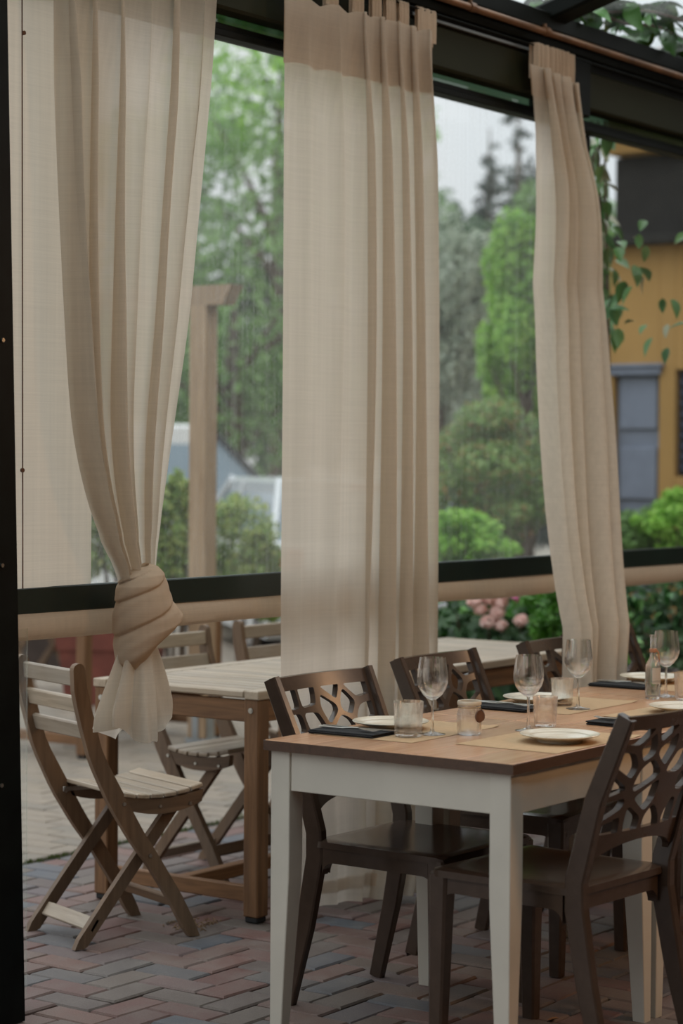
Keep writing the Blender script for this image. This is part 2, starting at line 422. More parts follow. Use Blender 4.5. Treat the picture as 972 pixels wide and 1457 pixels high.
# header over the blinds: frame bar, clear slot, olive box, rails
t = thing('trim_2', None, None, (0,0,0)); t['kind'] = 'structure'
X0, X1 = 4.1, 9.95
b = MB(); b.cbox((X0,4.03,2.70),(X1,4.09,2.722),.003); b.cbox((X0,4.045,2.722),(X1,4.09,2.742),.003); b.obj('frame_bar', M['frame'], t)
b = MB(); b.box((X0,4.06,2.742),(X1,4.064,2.772)); b.obj('clear_strip', M['slot'], t)
b = MB(); b.cbox((X0,4.00,2.772),(6.945,4.075,2.915),.008); b.cbox((7.16,4.00,2.772),(X1,4.075,2.915),.008); b.obj('blind_box', M['olive'], t)
b = MB(); b.cbox((6.93,3.975,2.735),(7.18,4.1,2.95),.006); b.obj('bracket', M['frame'], t)
b = MB(); b.cbox((X0,4.02,2.915),(X1,4.22,3.06),.005); b.cbox((X0,3.985,2.955),(X1,4.02,2.985),.003); b.cbox((X0,3.94,3.0),(X1,4.02,3.06),.003); b.obj('rail', M['frame'], t)
b = MB(); b.cbox((6.0,3.99,2.918),(6.93,4.02,2.93),.002); b.obj('rail_edge', M['railmetal'], t)
b = MB(); b.cbox((7.40,4.13,0),(7.46,4.2,2.72),.004); structure(b.obj('trim_3', M['frame']))

# the three roll-down blinds
def window(name, xa, xb, lb=0, rb=0, seed=0, fm='film'):
    r = np.random.default_rng(seed)
    t = thing(name, None, None, (0, 0, 0)); t['kind'] = 'structure'
    zt, zb = 2.715, 1.104
    def sheet(x0, x1, z0, z1, mat, nm, yo=0, amp=.004, nx=24, nz=16):
        xs, zs = np.linspace(x0, x1, nx), np.linspace(z0, z1, nz)
        P = np.zeros((nz, nx, 3))
        for i, z in enumerate(zs):
            for j, x in enumerate(xs):
                P[i, j] = (x, WY + yo + amp*math.sin(x*3.1+seed)*math.sin(z*2.3+seed) + amp*.6*math.sin(x*9+z*4), z)
        b = MB(); b.grid(P); return b.obj(nm, mat, t, smooth=SM)
    sheet(xa + lb, xb - rb, zb, zt, M[fm], 'clear_panel')
    if lb: sheet(xa, xa + lb + .01, zb, zt, M['cream'], 'canvas_border', -.002, .006)
    if lb:
        b = MB(); b.tube([(xa+.145,WY-.009,zb),(xa+.135,WY-.009,zt)], .0018, 6)
        for z in (1.42, 2.58): b.tube([(xa+.14,WY-.008,z),(xa+.14,WY-.014,z)], .006, 8)
        b.obj('seam', M['cork'], t)
    if rb: sheet(xb - rb - .01, xb, zb, zt, M['cream'], 'canvas_border', -.002)
    b = MB()
    n = 14; xs = np.linspace(xa, xb, n); P = []
    for x in xs:
        y = WY + .004*math.sin(x*3.1+seed); P.append((x, y, 1.069))
    b.tube(P, 1., sq=(.024, .072, (0,0,1))); b.obj('weight_band', M['bar'], t)
    # canvas pocket under the band: a flattened, slightly rumpled sleeve
    nx = 60; xs = np.linspace(xa, xb, nx); Q = np.zeros((9, nx, 3))
    for j, x in enumerate(xs):
        wv = .006*math.sin(x*7+seed) + .004*math.sin(x*17+seed*2)
        for i, (dy, z) in enumerate(((-.006,1.036),(-.016,1.02),(-.020,.995),(-.014,.974),(0,.964),(.014,.974),(.018,.995),(.014,1.02),(.006,1.036))):
            Q[i, j] = (x, WY + dy + wv*(1.04-z)*12*.6, z + .003*math.sin(x*5+seed)*(1.04-z)*14)
    b = MB(); b.grid(Q); b.obj('canvas_hem', M['hemcanvas'], t, smooth=SM)
    return t
window('window_1', 4.10, 5.74, lb=.415, seed=1)
window('window_2', 5.76, 7.10, seed=2)
window('window_3', 7.12, 9.94, lb=.0, seed=3, fm='film3')

# curtain rail (black, under the beam) and the copper-brown pipe above it
b = MB(); b.tube([(4.15,3.945,2.9275),(9.8,3.945,2.9275)], .0035, 8)
tag(b.obj('curtain_rail', M['frame']), 'thin black curtain rail under the beam, threaded through the curtain tabs', 'rail')
t = thing('pipe', 'brown copper pipe running along the top of the beam under the glass roof', 'pipe', (0,0,0))
b = MB(); b.tube([(4.15,3.93,2.985),(9.8,3.93,2.975)], .0125, 12); b.obj('tube', M['copper'], t, smooth=SM)
for x in (5.3, 6.25, 6.75, 7.9, 9.0):
    b = MB(); b.tube([(x,3.93,2.983),(x+.03,3.93,2.983)], .0165, 12); b.box((x+.01,3.93,2.985),(x+.02,3.95,3.01)); b.obj('clip', M['copper'], t)

# glass roof rising into the room, dark rafters
RS = .29
def rz(y): return 3.06 + RS*(3.98 - y)
t = thing('ceiling', None, None, (0,0,0)); t['kind'] = 'structure'
RX = [1.5, 2.85, 4.2, 5.53, 6.87, 8.2, 9.5]
Y0r, Y1r = 4.2, .2
for i in range(len(RX)-1):
    b = MB(); b.add([[RX[i]+.02,Y0r,rz(Y0r)+.05],[RX[i+1]-.02,Y0r,rz(Y0r)+.05],[RX[i+1]-.02,Y1r,rz(Y1r)+.05],[RX[i]+.02,Y1r,rz(Y1r)+.05]], [[0,1,2,3]])
    b.obj('glass_pane', M['roofglass'], t)
for x in RX:
    b = MB(); b.tube([(x,Y0r,rz(Y0r)),(x,Y1r,rz(Y1r))], 1., sq=(.12,.07,(0,0,1))); b.obj('rafter', M['frame'], t)
b = MB(); b.cbox((-1.5,-2.55,rz(Y1r)),(10,Y1r,rz(Y1r)+.1),.01); b.obj('ceiling_panel', M['inner'], t)
# the parts of the dining room beside and behind the camera that shade it
b = MB(); b.box((-1.5,-2.7,0),(10,-2.55,rz(Y1r))); structure(b.obj('wall_right', M['inner']))
b = MB(); b.box((9.95,-2.55,0),(10.0,4.02,3.3)); structure(b.obj('wall_end', M['inner']))
b = MB(); b.box((-1.65,-2.55,0),(-1.5,2.5,4.2)); structure(b.obj('wall_rear', M['inner']))

# ================================================================== CURTAINS
def lerp_edges(tab, z):
    zs = [r[0] for r in tab]
    return [float(np.mean([np.interp(z+dz, zs[::-1], [r[k] for r in tab][::-1]) for dz in (-.12,-.07,-.03,0,.03,.07,.12)])) if .2 < z < 2.6 and z > zs[-1]+.14 else float(np.interp(z, zs[::-1], [r[k] for r in tab][::-1])) for k in (1, 2)]
def curtain_grid(tab, zs, nu, nf, A, ybase, seed, drift=0., over=.30, widths=None, ampu=None):
    """pleated cloth between the edges of tab (z, x left, x right); nf folds, depth A(z)"""
    r = np.random.default_rng(seed)
    ph = r.uniform(0, 2*PI, 6); amp = r.uniform(.55, 1.25, 40); wid = r.uniform(.6, 1.4, nf+2)
    if widths is not None: wid = np.array(widths, float)
    if ampu is not None: amp[:len(ampu)] = ampu; amp[len(ampu):] = ampu[-1]
    cum = np.concatenate([[0], np.cumsum(wid[:nf])]); cum /= cum[-1]
    P = np.zeros((len(zs), nu, 3))
    for i, z in enumerate(zs):
        xl, xr = lerp_edges(tab, z); k_ = 1 - .0098*max(0, min(1, (z-2.5)/.3)); xl *= k_; xr *= k_; W_ = xr - xl   # the heading stands a little nearer
        for j in range(nu):
            u = j/(nu-1)
            q = np.interp(u, cum, np.arange(nf+1))           # fold coordinate, uneven widths
            f = 2*PI*q + drift*math.sin(1.7*z+ph[0])
            a = np.interp(q, np.arange(nf+2), amp[:nf+2])*(1+.25*math.sin(1.1*z+ph[1]+q))
            edge = min(1, u*9, (1-u)*9)
            s1 = math.sin(f); c1 = math.cos(f)
            y = A(z)*(1-.6*max(0, min(1, (z-2.45)/.35)))*a*(c1 + .28*math.cos(2*f+ph[2]) + .22*math.cos(.5*f+ph[3]))
            x = xl + W_*u + edge*W_/nf*over*a*(s1*.75 - .3*math.sin(2*f))
            P[i, j] = (x, ybase(z, u) + y, z)
    return P
def tab_loop(x0, x1, ztop, zbot, ylo, yhi=3.945, seed=0, pl=6, pa=.004):
    """cloth loop over the rail; narrower pleated strip"""
    b = MB(); r = np.random.default_rng(seed)
    path = [(ylo, zbot)] + [(yhi-.0065, zbot+.5*(ztop-zbot)), (yhi-.0055, ztop-.008), (yhi-.004, ztop-.002), (yhi, ztop), (yhi+.004, ztop-.002), (yhi+.0055, ztop-.008), (yhi+.0065, zbot+.5*(ztop-zbot)), (yhi+.007, zbot-.01)]
    nx = 13 if pl < 7 else 70; P = np.zeros((len(path), nx, 3))
    for i, (y, z) in enumerate(path):
        for j in range(nx):
            u = j/(nx-1); P[i, j] = (x0+(x1-x0)*u, y + pa*math.sin(u*PI*pl+seed+2*math.sin(u*9)*(pl > 6)) + (-.006 if pl > 6 and i < 4 else 0), z)
    b.grid(P); return b

# --- middle curtain, hanging straight to the floor
t = thing('curtain', 'sheer cream tab-top curtain hanging straight to the floor behind the first dark chair', 'curtain', (0,0,0), 0, 'cream tab-top curtains')
tabs2 = [(5.28,5.345),(5.445,5.51),(5.585,5.65),(5.69,5.745),(5.765,5.82),(5.84,5.895),(5.95,6.062)]
E2 = [(2.86,5.272,6.085),(2.79,5.272,6.085),(2.4,5.272,6.105),(1.8,5.274,6.134),(1.3,5.275,6.15),(.87,5.276,6.158),(.45,5.31,6.13),(.17,5.37,6.07),(.03,5.40,5.99)]
def top2(x):   # the top edge sags between the tabs
    c = min(abs(x-(a+b_)/2) for a, b_ in tabs2); return 2.845 - .3*max(0, c-.02)**1.0*.9
zs = np.concatenate([np.linspace(1, .93, 8), np.linspace(.91, 0, 64)])
P = curtain_grid(E2, [z*2.815+.035 for z in zs], 260, 7, lambda z: .030 + .010*(2.85-z)/2.8, lambda z, u: 3.965 - .038*max(0, min(1, (z-2.5)/.3)) + .03*max(0,(.9-z)) - .05*max(0, .9-z)*u, 11, 1.0, .25, [1.7,1.5,1.2,.8,1.0,.7,.9], [.30,.26,.45,.9,.75,1.1,.8,.8])
for i in range(P.shape[0]):
    for j in range(P.shape[1]):
        x = P[i, j, 0]; k = max(0, (P[i, j, 2]-2.2)/.65)
        P[i, j, 2] += (top2(x)-2.840 + .02*(x-5.6))*k + (.045*max(0, 1-P[i,j,2]/.6))*(1-(x-5.4)/.5)*.6*(1 if x < 5.95 else .3)
b = MB(); b.grid(P); b.obj('panel', M['curtain'], t, smooth=3)
b = MB(); Hd = P[:8].copy(); Hd[:, :, 1] += .004; b.grid(Hd); b.obj('heading', M['hem'], t, smooth=3)
b = MB(); Hd = P[-3:-1].copy(); Hd[:, :, 1] += .004; b.grid(Hd); b.obj('hem', M['hem'], t, smooth=3)
for i, (a, c) in enumerate(tabs2):
    tab_loop(a, c, 2.9355, 2.826, 3.940, seed=i).obj('tab', M['hem'], t, smooth=3)

# --- right curtain, gathered in a bunch, its foot pushed into the room
t = thing('curtain', 'cream curtain drawn together in a narrow bunch, its foot behind the far chairs', 'curtain', (0,0,0), 0, 'cream tab-top curtains')
E3 = [(2.86,6.69,7.02),(2.6,6.705,7.012),(2.36,6.71,7.085),(2.0,6.715,7.125),(1.6,6.74,7.185),(1.38,6.775,7.215),(1.08,6.86,7.265),(.83,6.93,7.295),(.7,6.945,7.285),(.47,6.945,7.27)]
def yb3(z, u): return 3.945 - .034*max(0, min(1, (z-2.5)/.3)) - .42*max(0, min(1, (2.1-z)/1.2))**1.25 - .06*max(0, (.9-z)/.4)
E3s = []
for z, a, c in E3:     # the foot comes forward and a little towards the door
    k = yb3(z, 0)/3.9; E3s.append((CAMZ+(z-CAMZ)*k, a*k, c*k))
P = curtain_grid(E3s, np.linspace(2.84, .50, 70), 230, 4, lambda z: .036 + .010*(2.85-z), yb3, 29, 1.2, .42, [1.4,.8,.6,1.3], [1.2,.7,.8,1.2,1.])
for i in range(P.shape[0]):
    for j in range(P.shape[1]):
        P[i, j, 2] += .03*max(0, 1-(2.84-P[i, j, 2])/.5)*(.35 - j/229)
b = MB(); b.grid(P); b.obj('panel', M['curtain'], t, smooth=3)
b = MB(); Hd = P[:4].copy(); Hd[:, :, 1] += .005; b.grid(Hd); b.obj('heading', M['hem'], t, smooth=3)
for i, (a, c, q, pa) in enumerate(((6.70, 6.925, 15, .010), (6.935, 6.985, 5, .005))):
    tab_loop(a, c, 2.9365, 2.822, 3.94, seed=i+20, pl=q, pa=pa).obj('tab', M['hem'], t, smooth=3)


# --- left curtain, tied in a knot
t = thing('curtain', 'cream curtain tied in a big knot, hanging over the wooden table corner', 'curtain', (0,0,0), 0, 'cream tab-top curtains')
E1 = [(2.86,4.262,4.955),(2.5,4.281,4.928),(2.21,4.297,4.886),(1.84,4.319,4.832),(1.56,4.342,4.768),(1.4,4.385,4.735),(1.236,4.460,4.702),(1.16,4.515,4.688),(1.10,4.54,4.685)]
P = curtain_grid(E1, np.linspace(2.85, 1.10, 72), 260, 6, lambda z: .026 + .012*math.exp(-((z-1.6)/.4)**2) - .012*max(0,(1.3-z)/.2), lambda z, u: 3.965 - .038*max(0, min(1, (z-2.5)/.3)), 5, 1.3, .27, [.6,1.1,.8,1.3,.6,1.4], [1.2,.6,1.1,.5,.9,.6])
b = MB(); b.grid(P); b.obj('panel', M['curtain'], t, smooth=3)
b = MB(); Hd = P[:4].copy(); Hd[:, :, 1] += .005; b.grid(Hd); b.obj('heading', M['hem'], t, smooth=3)
for i, x in enumerate((4.27,4.38,4.49,4.60,4.70,4.80,4.89)):
    tab_loop(x, x+.065, 2.9355, 2.826, 3.940, seed=i+40).obj('tab', M['hem'], t, smooth=3)
prof = [(1.158,4.612,.012),(1.150,4.612,.040),(1.13,4.605,.068),(1.105,4.602,.078),(1.08,4.606,.083),(1.05,4.612,.092),(1.02,4.622,.103),(1.0,4.628,.108),(.985,4.626,.108),(.965,4.615,.098),(.945,4.60,.082),(.93,4.592,.070),(.915,4.588,.055),(.90,4.586,.035)]
zk = np.linspace(1.158, .90, 90); nA = 96; Pk = np.zeros((len(zk), nA, 3))
pz = [p[0] for p in prof][::-1]
for i, z in enumerate(zk):
    c = np.interp(z, pz, [p[1] for p in prof][::-1]); r_ = np.interp(z, pz, [p[2] for p in prof][::-1])
    for j in range(nA):
        a = 2*PI*j/nA; ca, sa = math.cos(a), math.sin(a)
        fr = max(0, -sa)                                  # the side that faces the room
        d = (1.16 - z) + .047*ca + .012*math.sin(2*a+.5)    # wraps run diagonally: low at the left, high at the right
        saw = (d*15 + .8*math.sin(d*21)*.35) % 1.0; ridge = (saw**.55)*(1-saw)**.18*1.35
        fine = .25*math.sin(d*190 + 2*math.sin(a*2)) + .2*math.sin(d*95+1)
        rr = r_*(1 + .15*(ridge-.6) + .028*fine)
        Pk[i, j] = (c + rr*ca, 3.955 + rr*.72*sa - .012*fr, z + ca*(.006 + .034*min(1, max(0, (1.06-z)/.12))))
b = MB(); b.grid(Pk, wrap=True)
k = b.obj('knot', M['hem'], t, smooth=3)
zt = np.linspace(.945, 0, 60); nu = 300; Pt = np.zeros((46, nu, 3))
for i in range(46):
    v = i/45
    for j in range(nu):
        u = j/nu; a = 2*PI*u
        ca, sa = math.cos(a), math.sin(a)
        hx = .046 + (.104-.046)*min(1, v*1.15)**.8 - .012*max(0, v-.8)/.2*abs(ca); hy = .030 + .045*v
        fold = math.sin(7*a + 1.2*math.sin(2*a) + 1.3*v) * (.006 + .024*v) + .012*v*math.sin(13*a+2)
        cxk = 4.592 - .020*v
        zz = .955 - v*(.292 - .050*max(0, -ca) - .088*max(0, ca) + .012*math.sin(5*a) - .02*max(0, sa))
        Pt[i, j] = (cxk + (hx+fold)*ca, 3.955 + (hy + fold*.9)*sa, zz)
b = MB(); b.grid(Pt, wrap=True); b.obj('tail', M['curtain'], t, smooth=3)

# ================================================================== DINING TABLES AND CHAIRS
TZ = .75
def make_dining_table():
    t = thing('dining_table', '', 'table', (0, 0, 0))
    L, W_ = .74, .725
    nb = 5
    for i in range(nb):          # the top is glued up from boards that run along the row
        a, c = i*W_/nb, (i+1)*W_/nb
        b = MB(); b.cbox((0.0005, a+.0003, TZ-.024), (L-.0005, c-.0003, TZ), .0018); b.obj('top_board', M['oak'], t)
    for lo, hi in (((-.002,-.002,TZ-.026),(.0,W_+.002,TZ-.0012)),((L,-.002,TZ-.026),(L+.002,W_+.002,TZ-.0012)),((0,-.002,TZ-.026),(L,0,TZ-.0012)),((0,W_,TZ-.026),(L,W_+.002,TZ-.0012))):
        b = MB(); b.box(lo, hi); b.obj('edge_strip', M['edge'], t)
    lg = .058; ins = .012
    for sx in (0, 1):
        for sy in (0, 1):
            x0 = ins if sx == 0 else L-ins-lg; y0 = ins if sy == 0 else W_-ins-lg
            b = MB(); P = []
            for z, k in ((0, .60), (.40, .98), (.46, 1.), (TZ-.025, 1.)):     # straight outside, tapered inside
                xa, xb = (x0, x0+lg*k) if sx == 0 else (x0+lg*(1-k), x0+lg)
                ya, yb = (y0, y0+lg*k) if sy == 0 else (y0+lg*(1-k), y0+lg)
                c = .002
                P.append([[xa+c,ya,z],[xb-c,ya,z],[xb,ya+c,z],[xb,yb-c,z],[xb-c,yb,z],[xa+c,yb,z],[xa,yb-c,z],[xa,ya+c,z]])
            b.grid(np.array(P), wrap=True); V = P[0]; b.add(V, [list(range(8))]); b.obj('leg', M['white'], t)
    a0, a1 = TZ-.125, TZ-.025
    for lo, hi in (((ins+lg, ins+.006, a0), (L-ins-lg, ins+.026, a1)), ((ins+lg, W_-ins-.026, a0), (L-ins-lg, W_-ins-.006, a1)),
                   ((ins+.006, ins+lg, a0), (ins+.026, W_-ins-lg, a1)), ((L-ins-.026, ins+lg, a0), (L-ins-.006, W_-ins-lg, a1))):
        b = MB(); b.cbox(lo, hi, .0015); b.obj('apron', M['white'], t)
    return t
TX, TY = 4.335, 2.59
tab0 = make_dining_table()
dl = ['white legged dining table with oak top, its bare end nearest the knotted curtain',
      'white legged oak top dining table second in the row, behind the nearest chair back',
      'white legged oak top dining table third in the row, under the little swing-neck bottle',
      'white legged oak top dining table fourth in the row, mostly beyond the edge of view']
dl[2] = 'white legged oak top dining table third in the row, just past the small glass bottle'
for i in range(4):
    o = tab0 if i == 0 else copy_tree(tab0)
    o.location = (TX + .745*i, TY, 0); o['label'] = dl[i]; o['group'] = 'dining tables pushed together in a row'

def lattice_back():
    """plastic chair back: rail, and a web of struts between rounded openings (seen from behind, a left to right, b bottom to top)"""
    seeds = [(.14,.95),(.40,.94),(.70,.90),(.93,.92),(.25,.80),(.47,.79),(.11,.65),(.34,.54),(.70,.64),(.94,.62),(.03,.44),(.05,.25),(.42,.29),(.86,.38),(.82,.17),(.95,.17),(.10,.05),(.33,.09),(.54,.08),(.68,.30)]
    Wd, z0, z1 = .36, .575, .835
    Sd = np.array([((a-.5)*Wd, z0+b_*(z1-z0)) for a, b_ in seeds])
    nx, nz = 84, 76
    xs = np.linspace(-.20, .20, nx); zs = np.linspace(.485, .87, nz)
    X, Z = np.meshgrid(xs, zs)
    D = np.stack([np.hypot(X-a, Z-c) for a, c in Sd], -1)
    o = np.argsort(D, -1); d1 = np.take_along_axis(D, o[..., :1], -1)[..., 0]
    gap = np.full(X.shape, 9.); soft = np.zeros(X.shape)
    s1 = Sd[o[..., 0]]
    for k in range(1, 6):
        s2 = Sd[o[..., k]]; dk = np.take_along_axis(D, o[..., k:k+1], -1)[..., 0]
        e = (dk**2 - d1**2)/(2*np.hypot(*(s2-s1).transpose(2, 0, 1)) + 1e-9)
        soft += np.exp(-e/.0045)
    gap = -.0045*np.log(soft + 1e-9)
    th = .0076 + .002*np.sin(X*31+Z*17)
    Fd = th - gap                                             # >0 in a strut
    idx = o[..., 0]; Fd = np.where(idx == 19, np.maximum(Fd, .004), Fd)     # one cell is left solid: the broad stem
    Fd = np.maximum(Fd, np.minimum((Z-(z1-.004)), 9)*1.); Fd = np.maximum(Fd, -(Z-(z0+.002)))
    Fd = np.maximum(Fd, np.abs(X)-.178)
    arch = .497 + .052*np.sqrt(np.clip(1-(X/.185)**2, 0, 1)) # lower edge rises in an arch
    Fd = np.minimum(Fd, Z-arch); Fd = np.minimum(Fd, .866-Z)
    verts = []; key = {}; faces = []; bord = {}
    def vid(k, p):
        if k not in key: key[k] = len(verts); verts.append(p)
        return key[k]
    for i in range(nz-1):
        for j in range(nx-1):
            cs = [(i, j), (i, j+1), (i+1, j+1), (i+1, j)]; f = [Fd[c] for c in cs]
            if max(f) <= 0: continue
            poly = []
            for q in range(4):
                a, c = cs[q], cs[(q+1) % 4]; fa, fc = f[q], f[(q+1) % 4]
                if fa > 0: poly.append((vid(a, (X[a], Z[a])), 0))
                if (fa > 0) != (fc > 0):
                    t_ = min(.97, max(.03, fa/(fa-fc))); k = (min(a, c), max(a, c))
                    poly.append((vid(k, (X[a]+(X[c]-X[a])*t_, Z[a]+(Z[c]-Z[a])*t_)), 1))
            if len(poly) < 3: continue
            ids = [p[0] for p in poly]; faces.append(ids)
            for q in range(len(ids)):
                if poly[q][1] and poly[(q+1) % len(ids)][1]: bord[(ids[q], ids[(q+1) % len(ids)])] = 1
    V2 = np.array(verts); n = len(V2)
    def bend(x, z, t):
        lean = np.interp(z, [.44, .50, .66, .87], [-.205, -.215, -.262, -.350])
        return lean - .020*(1-(x/.2)**2) + t
    A = np.stack([V2[:, 0]*(1+.06*(V2[:, 1]-.5)/.36), bend(V2[:, 0], V2[:, 1], .009), V2[:, 1]], -1)
    B = A.copy(); B[:, 1] -= .018
    Fc = [f[::-1] for f in faces] + [[i+n for i in f] for f in faces] + [[a, c, c+n, a+n] for a, c in bord]
    b = MB(); b.add(np.concatenate([A, B]), Fc); return b
def make_dining_chair():
    t = thing('dining_chair', '', 'chair', (0, 0, 0))
    lattice_back().obj('backrest', M['brown'], t, smooth=math.radians(50))
    # seat: dished panel with rounded corners
    nx, ny = 25, 25; P = np.zeros((ny, nx, 3))
    for i in range(ny):
        for j in range(nx):
            u, v = 2*j/(nx-1)-1, 2*i/(ny-1)-1
            rnd = max(0, abs(u)-.86)/.14; rv = max(0, abs(v)-.88)/.12
            P[i, j] = (u*(.222 - .010*rv*rv - .008*(1-v)/2), v*.212 - .004*rnd*rnd*np.sign(v), .455 - .006*rnd**2 - .006*rv**2 - .010*(1-u*u)*(1-v*v))
    b = MB(); b.grid(P)
    Q = P.copy(); Q[:, :, 2] = .432; b.grid(Q)
    rim = [(0, j) for j in range(nx)] + [(i, nx-1) for i in range(1, ny)] + [(ny-1, j) for j in range(nx-2, -1, -1)] + [(i, 0) for i in range(ny-2, 0, -1)]
    R = np.array([[P[i] for i in rim], [Q[i] for i in rim]]); b.grid(R, wrap=True)
    b.obj('seat', M['brown'], t, smooth=math.radians(35))
    def apron(L):                              # board with arched ends that flow into the legs
        h0, h1, r = .395, .436, .034
        pts = [(-L, h1), (-L, h0-r)] + [(-L+r*(1-math.cos(a)), h0-r+r*math.sin(a)) for a in np.linspace(.2, PI/2, 6)]
        return pts + [(-x, z) for x, z in pts[::-1]]
    b = MB()
    b.prism(apron(.175), 'y', .176, .204); b.prism(apron(.175), 'y', -.204, -.176)
    b.prism(apron(.175), 'x', .186, .212); b.prism(apron(.175), 'x', -.212, -.186)
    b.obj('seat_frame', M['brown'], t)
    for s_ in (-1, 1):
        b = MB(); b.tube([(s_*.205,.190,0),(s_*.199,.188,.25),(s_*.196,.186,.438)], [.74,.92,1.05], sq=(.046,.050,(0,1,0))); b.obj('leg', M['brown'], t)
        b = MB(); b.tube([(s_*.203,-.292,0),(s_*.199,-.238,.22),(s_*.197,-.205,.40),(s_*.199,-.206,.47),(s_*.2045,-.258,.66),(s_*.2125,-.348,.866)], [.78,.95,1.05,1.0,.92,.80], sq=(.030,.052,(0,1,.12))); b.obj('rear_post', M['brown'], t)
    return t
ch0 = make_dining_chair(); CW = .95
def place_chair(i, x, y, rz, label):
    o = ch0 if i == 0 else copy_tree(ch0)
    o.location = (x, y, 0); o.rotation_euler = (0, 0, rz); o['label'] = label; o['group'] = 'dark lattice-back dining chairs'
place_chair(0, 4.685, 2.69, -.06, 'dark brown lattice-back chair on the near side of the table, seen from behind')
place_chair(1, 4.835, 3.165, PI-.02, 'dark brown lattice-back chair tucked in before the middle curtain, beside the bare table end')
place_chair(2, 5.545, 3.24, PI+.03, 'dark brown lattice-back chair behind the jar and wine glass, second along the curtain side')
place_chair(3, 6.285, 3.25, PI+.02, 'dark brown lattice-back chair third along the curtain side, half hidden by the bunched curtain')
place_chair(4, 6.74, 3.345, PI-.01, 'dark brown lattice-back chair past the bunched curtain, only one corner of its back showing')

# ================================================================== OUTDOOR TABLES AND FOLDING CHAIRS
def make_wood_table(L=1.07, W_=.69, H_=.73):
    t = thing('wooden_table', '', 'table', (0, 0, 0))
    T = M['teak']; G = M['grey']; rw = .058
    for y in (0, W_-rw):
        b = MB(); b.cbox((0, y, H_-.028), (L, y+rw, H_), .003); b.obj('edge_board', G[0], t)
    n = int(round(L/.062)); sw = L/n
    for i in range(n):
        b = MB(); b.cbox((i*sw+(0 if i == 0 else .006), rw+.002, H_-.024), ((i+1)*sw-(0 if i == n-1 else .006), W_-rw-.002, H_-.001), .0045)
        b.obj('slat', G[1], t)
    for x in (.004, L-.062):
        for y in (.004, W_-.062):
            b = MB(); b.cbox((x, y, .018), (x+.058, y+.058, H_-.028), .004); lg = b.obj('leg', T[2], t)
            b = MB(); b.cbox((x+.004, y+.004, 0), (x+.054, y+.054, .02), .004); b.obj('foot_cap', M['rubber'], lg)
    for x in (.012, L-.034):
        b = MB(); b.cbox((x, .062, H_-.100), (x+.022, W_-.062, H_-.032), .003); b.obj('apron', T[1], t)
        b = MB(); b.cbox((x+.006, .062, .062), (x+.034, W_-.062, .112), .003); b.obj('stretcher', T[1], t)
    for y in (.012, W_-.034):
        b = MB(); b.cbox((.062, y, H_-.100), (L-.062, y+.022, H_-.032), .003); b.obj('apron', T[0], t)
    b = MB(); b.cbox((.03, W_/2-.022, .066), (L-.03, W_/2+.022, .108), .003); b.obj('stretcher', T[0], t)
    for y in (.033, W_-.033):
        b = MB(); b.tube([(.004,y,H_-.062),(.0005,y,H_-.062)], .009, 10); b.tube([(.0005,y,H_-.062),(-.002,y,H_-.062)], .005, 8); b.obj('bolt', M['steel'], t)
    return t
wt0 = make_wood_table()
wl = [((5.37, 4.13, 0), 'slatted wooden table behind the knotted curtain, its front leg beside the dining table'),
      ((6.45, 4.12, 0), 'slatted wooden table outside, in front of the pink hydrangeas'),
      ((7.83, 7.08, 0), 'wooden table farthest out in the courtyard, one orange leg before the terracotta planter')]
for i, (p, l) in enumerate(wl):
    o = wt0 if i == 0 else copy_tree(wt0)
    o.location = p; o['label'] = l; o['group'] = 'slatted wooden outdoor tables'

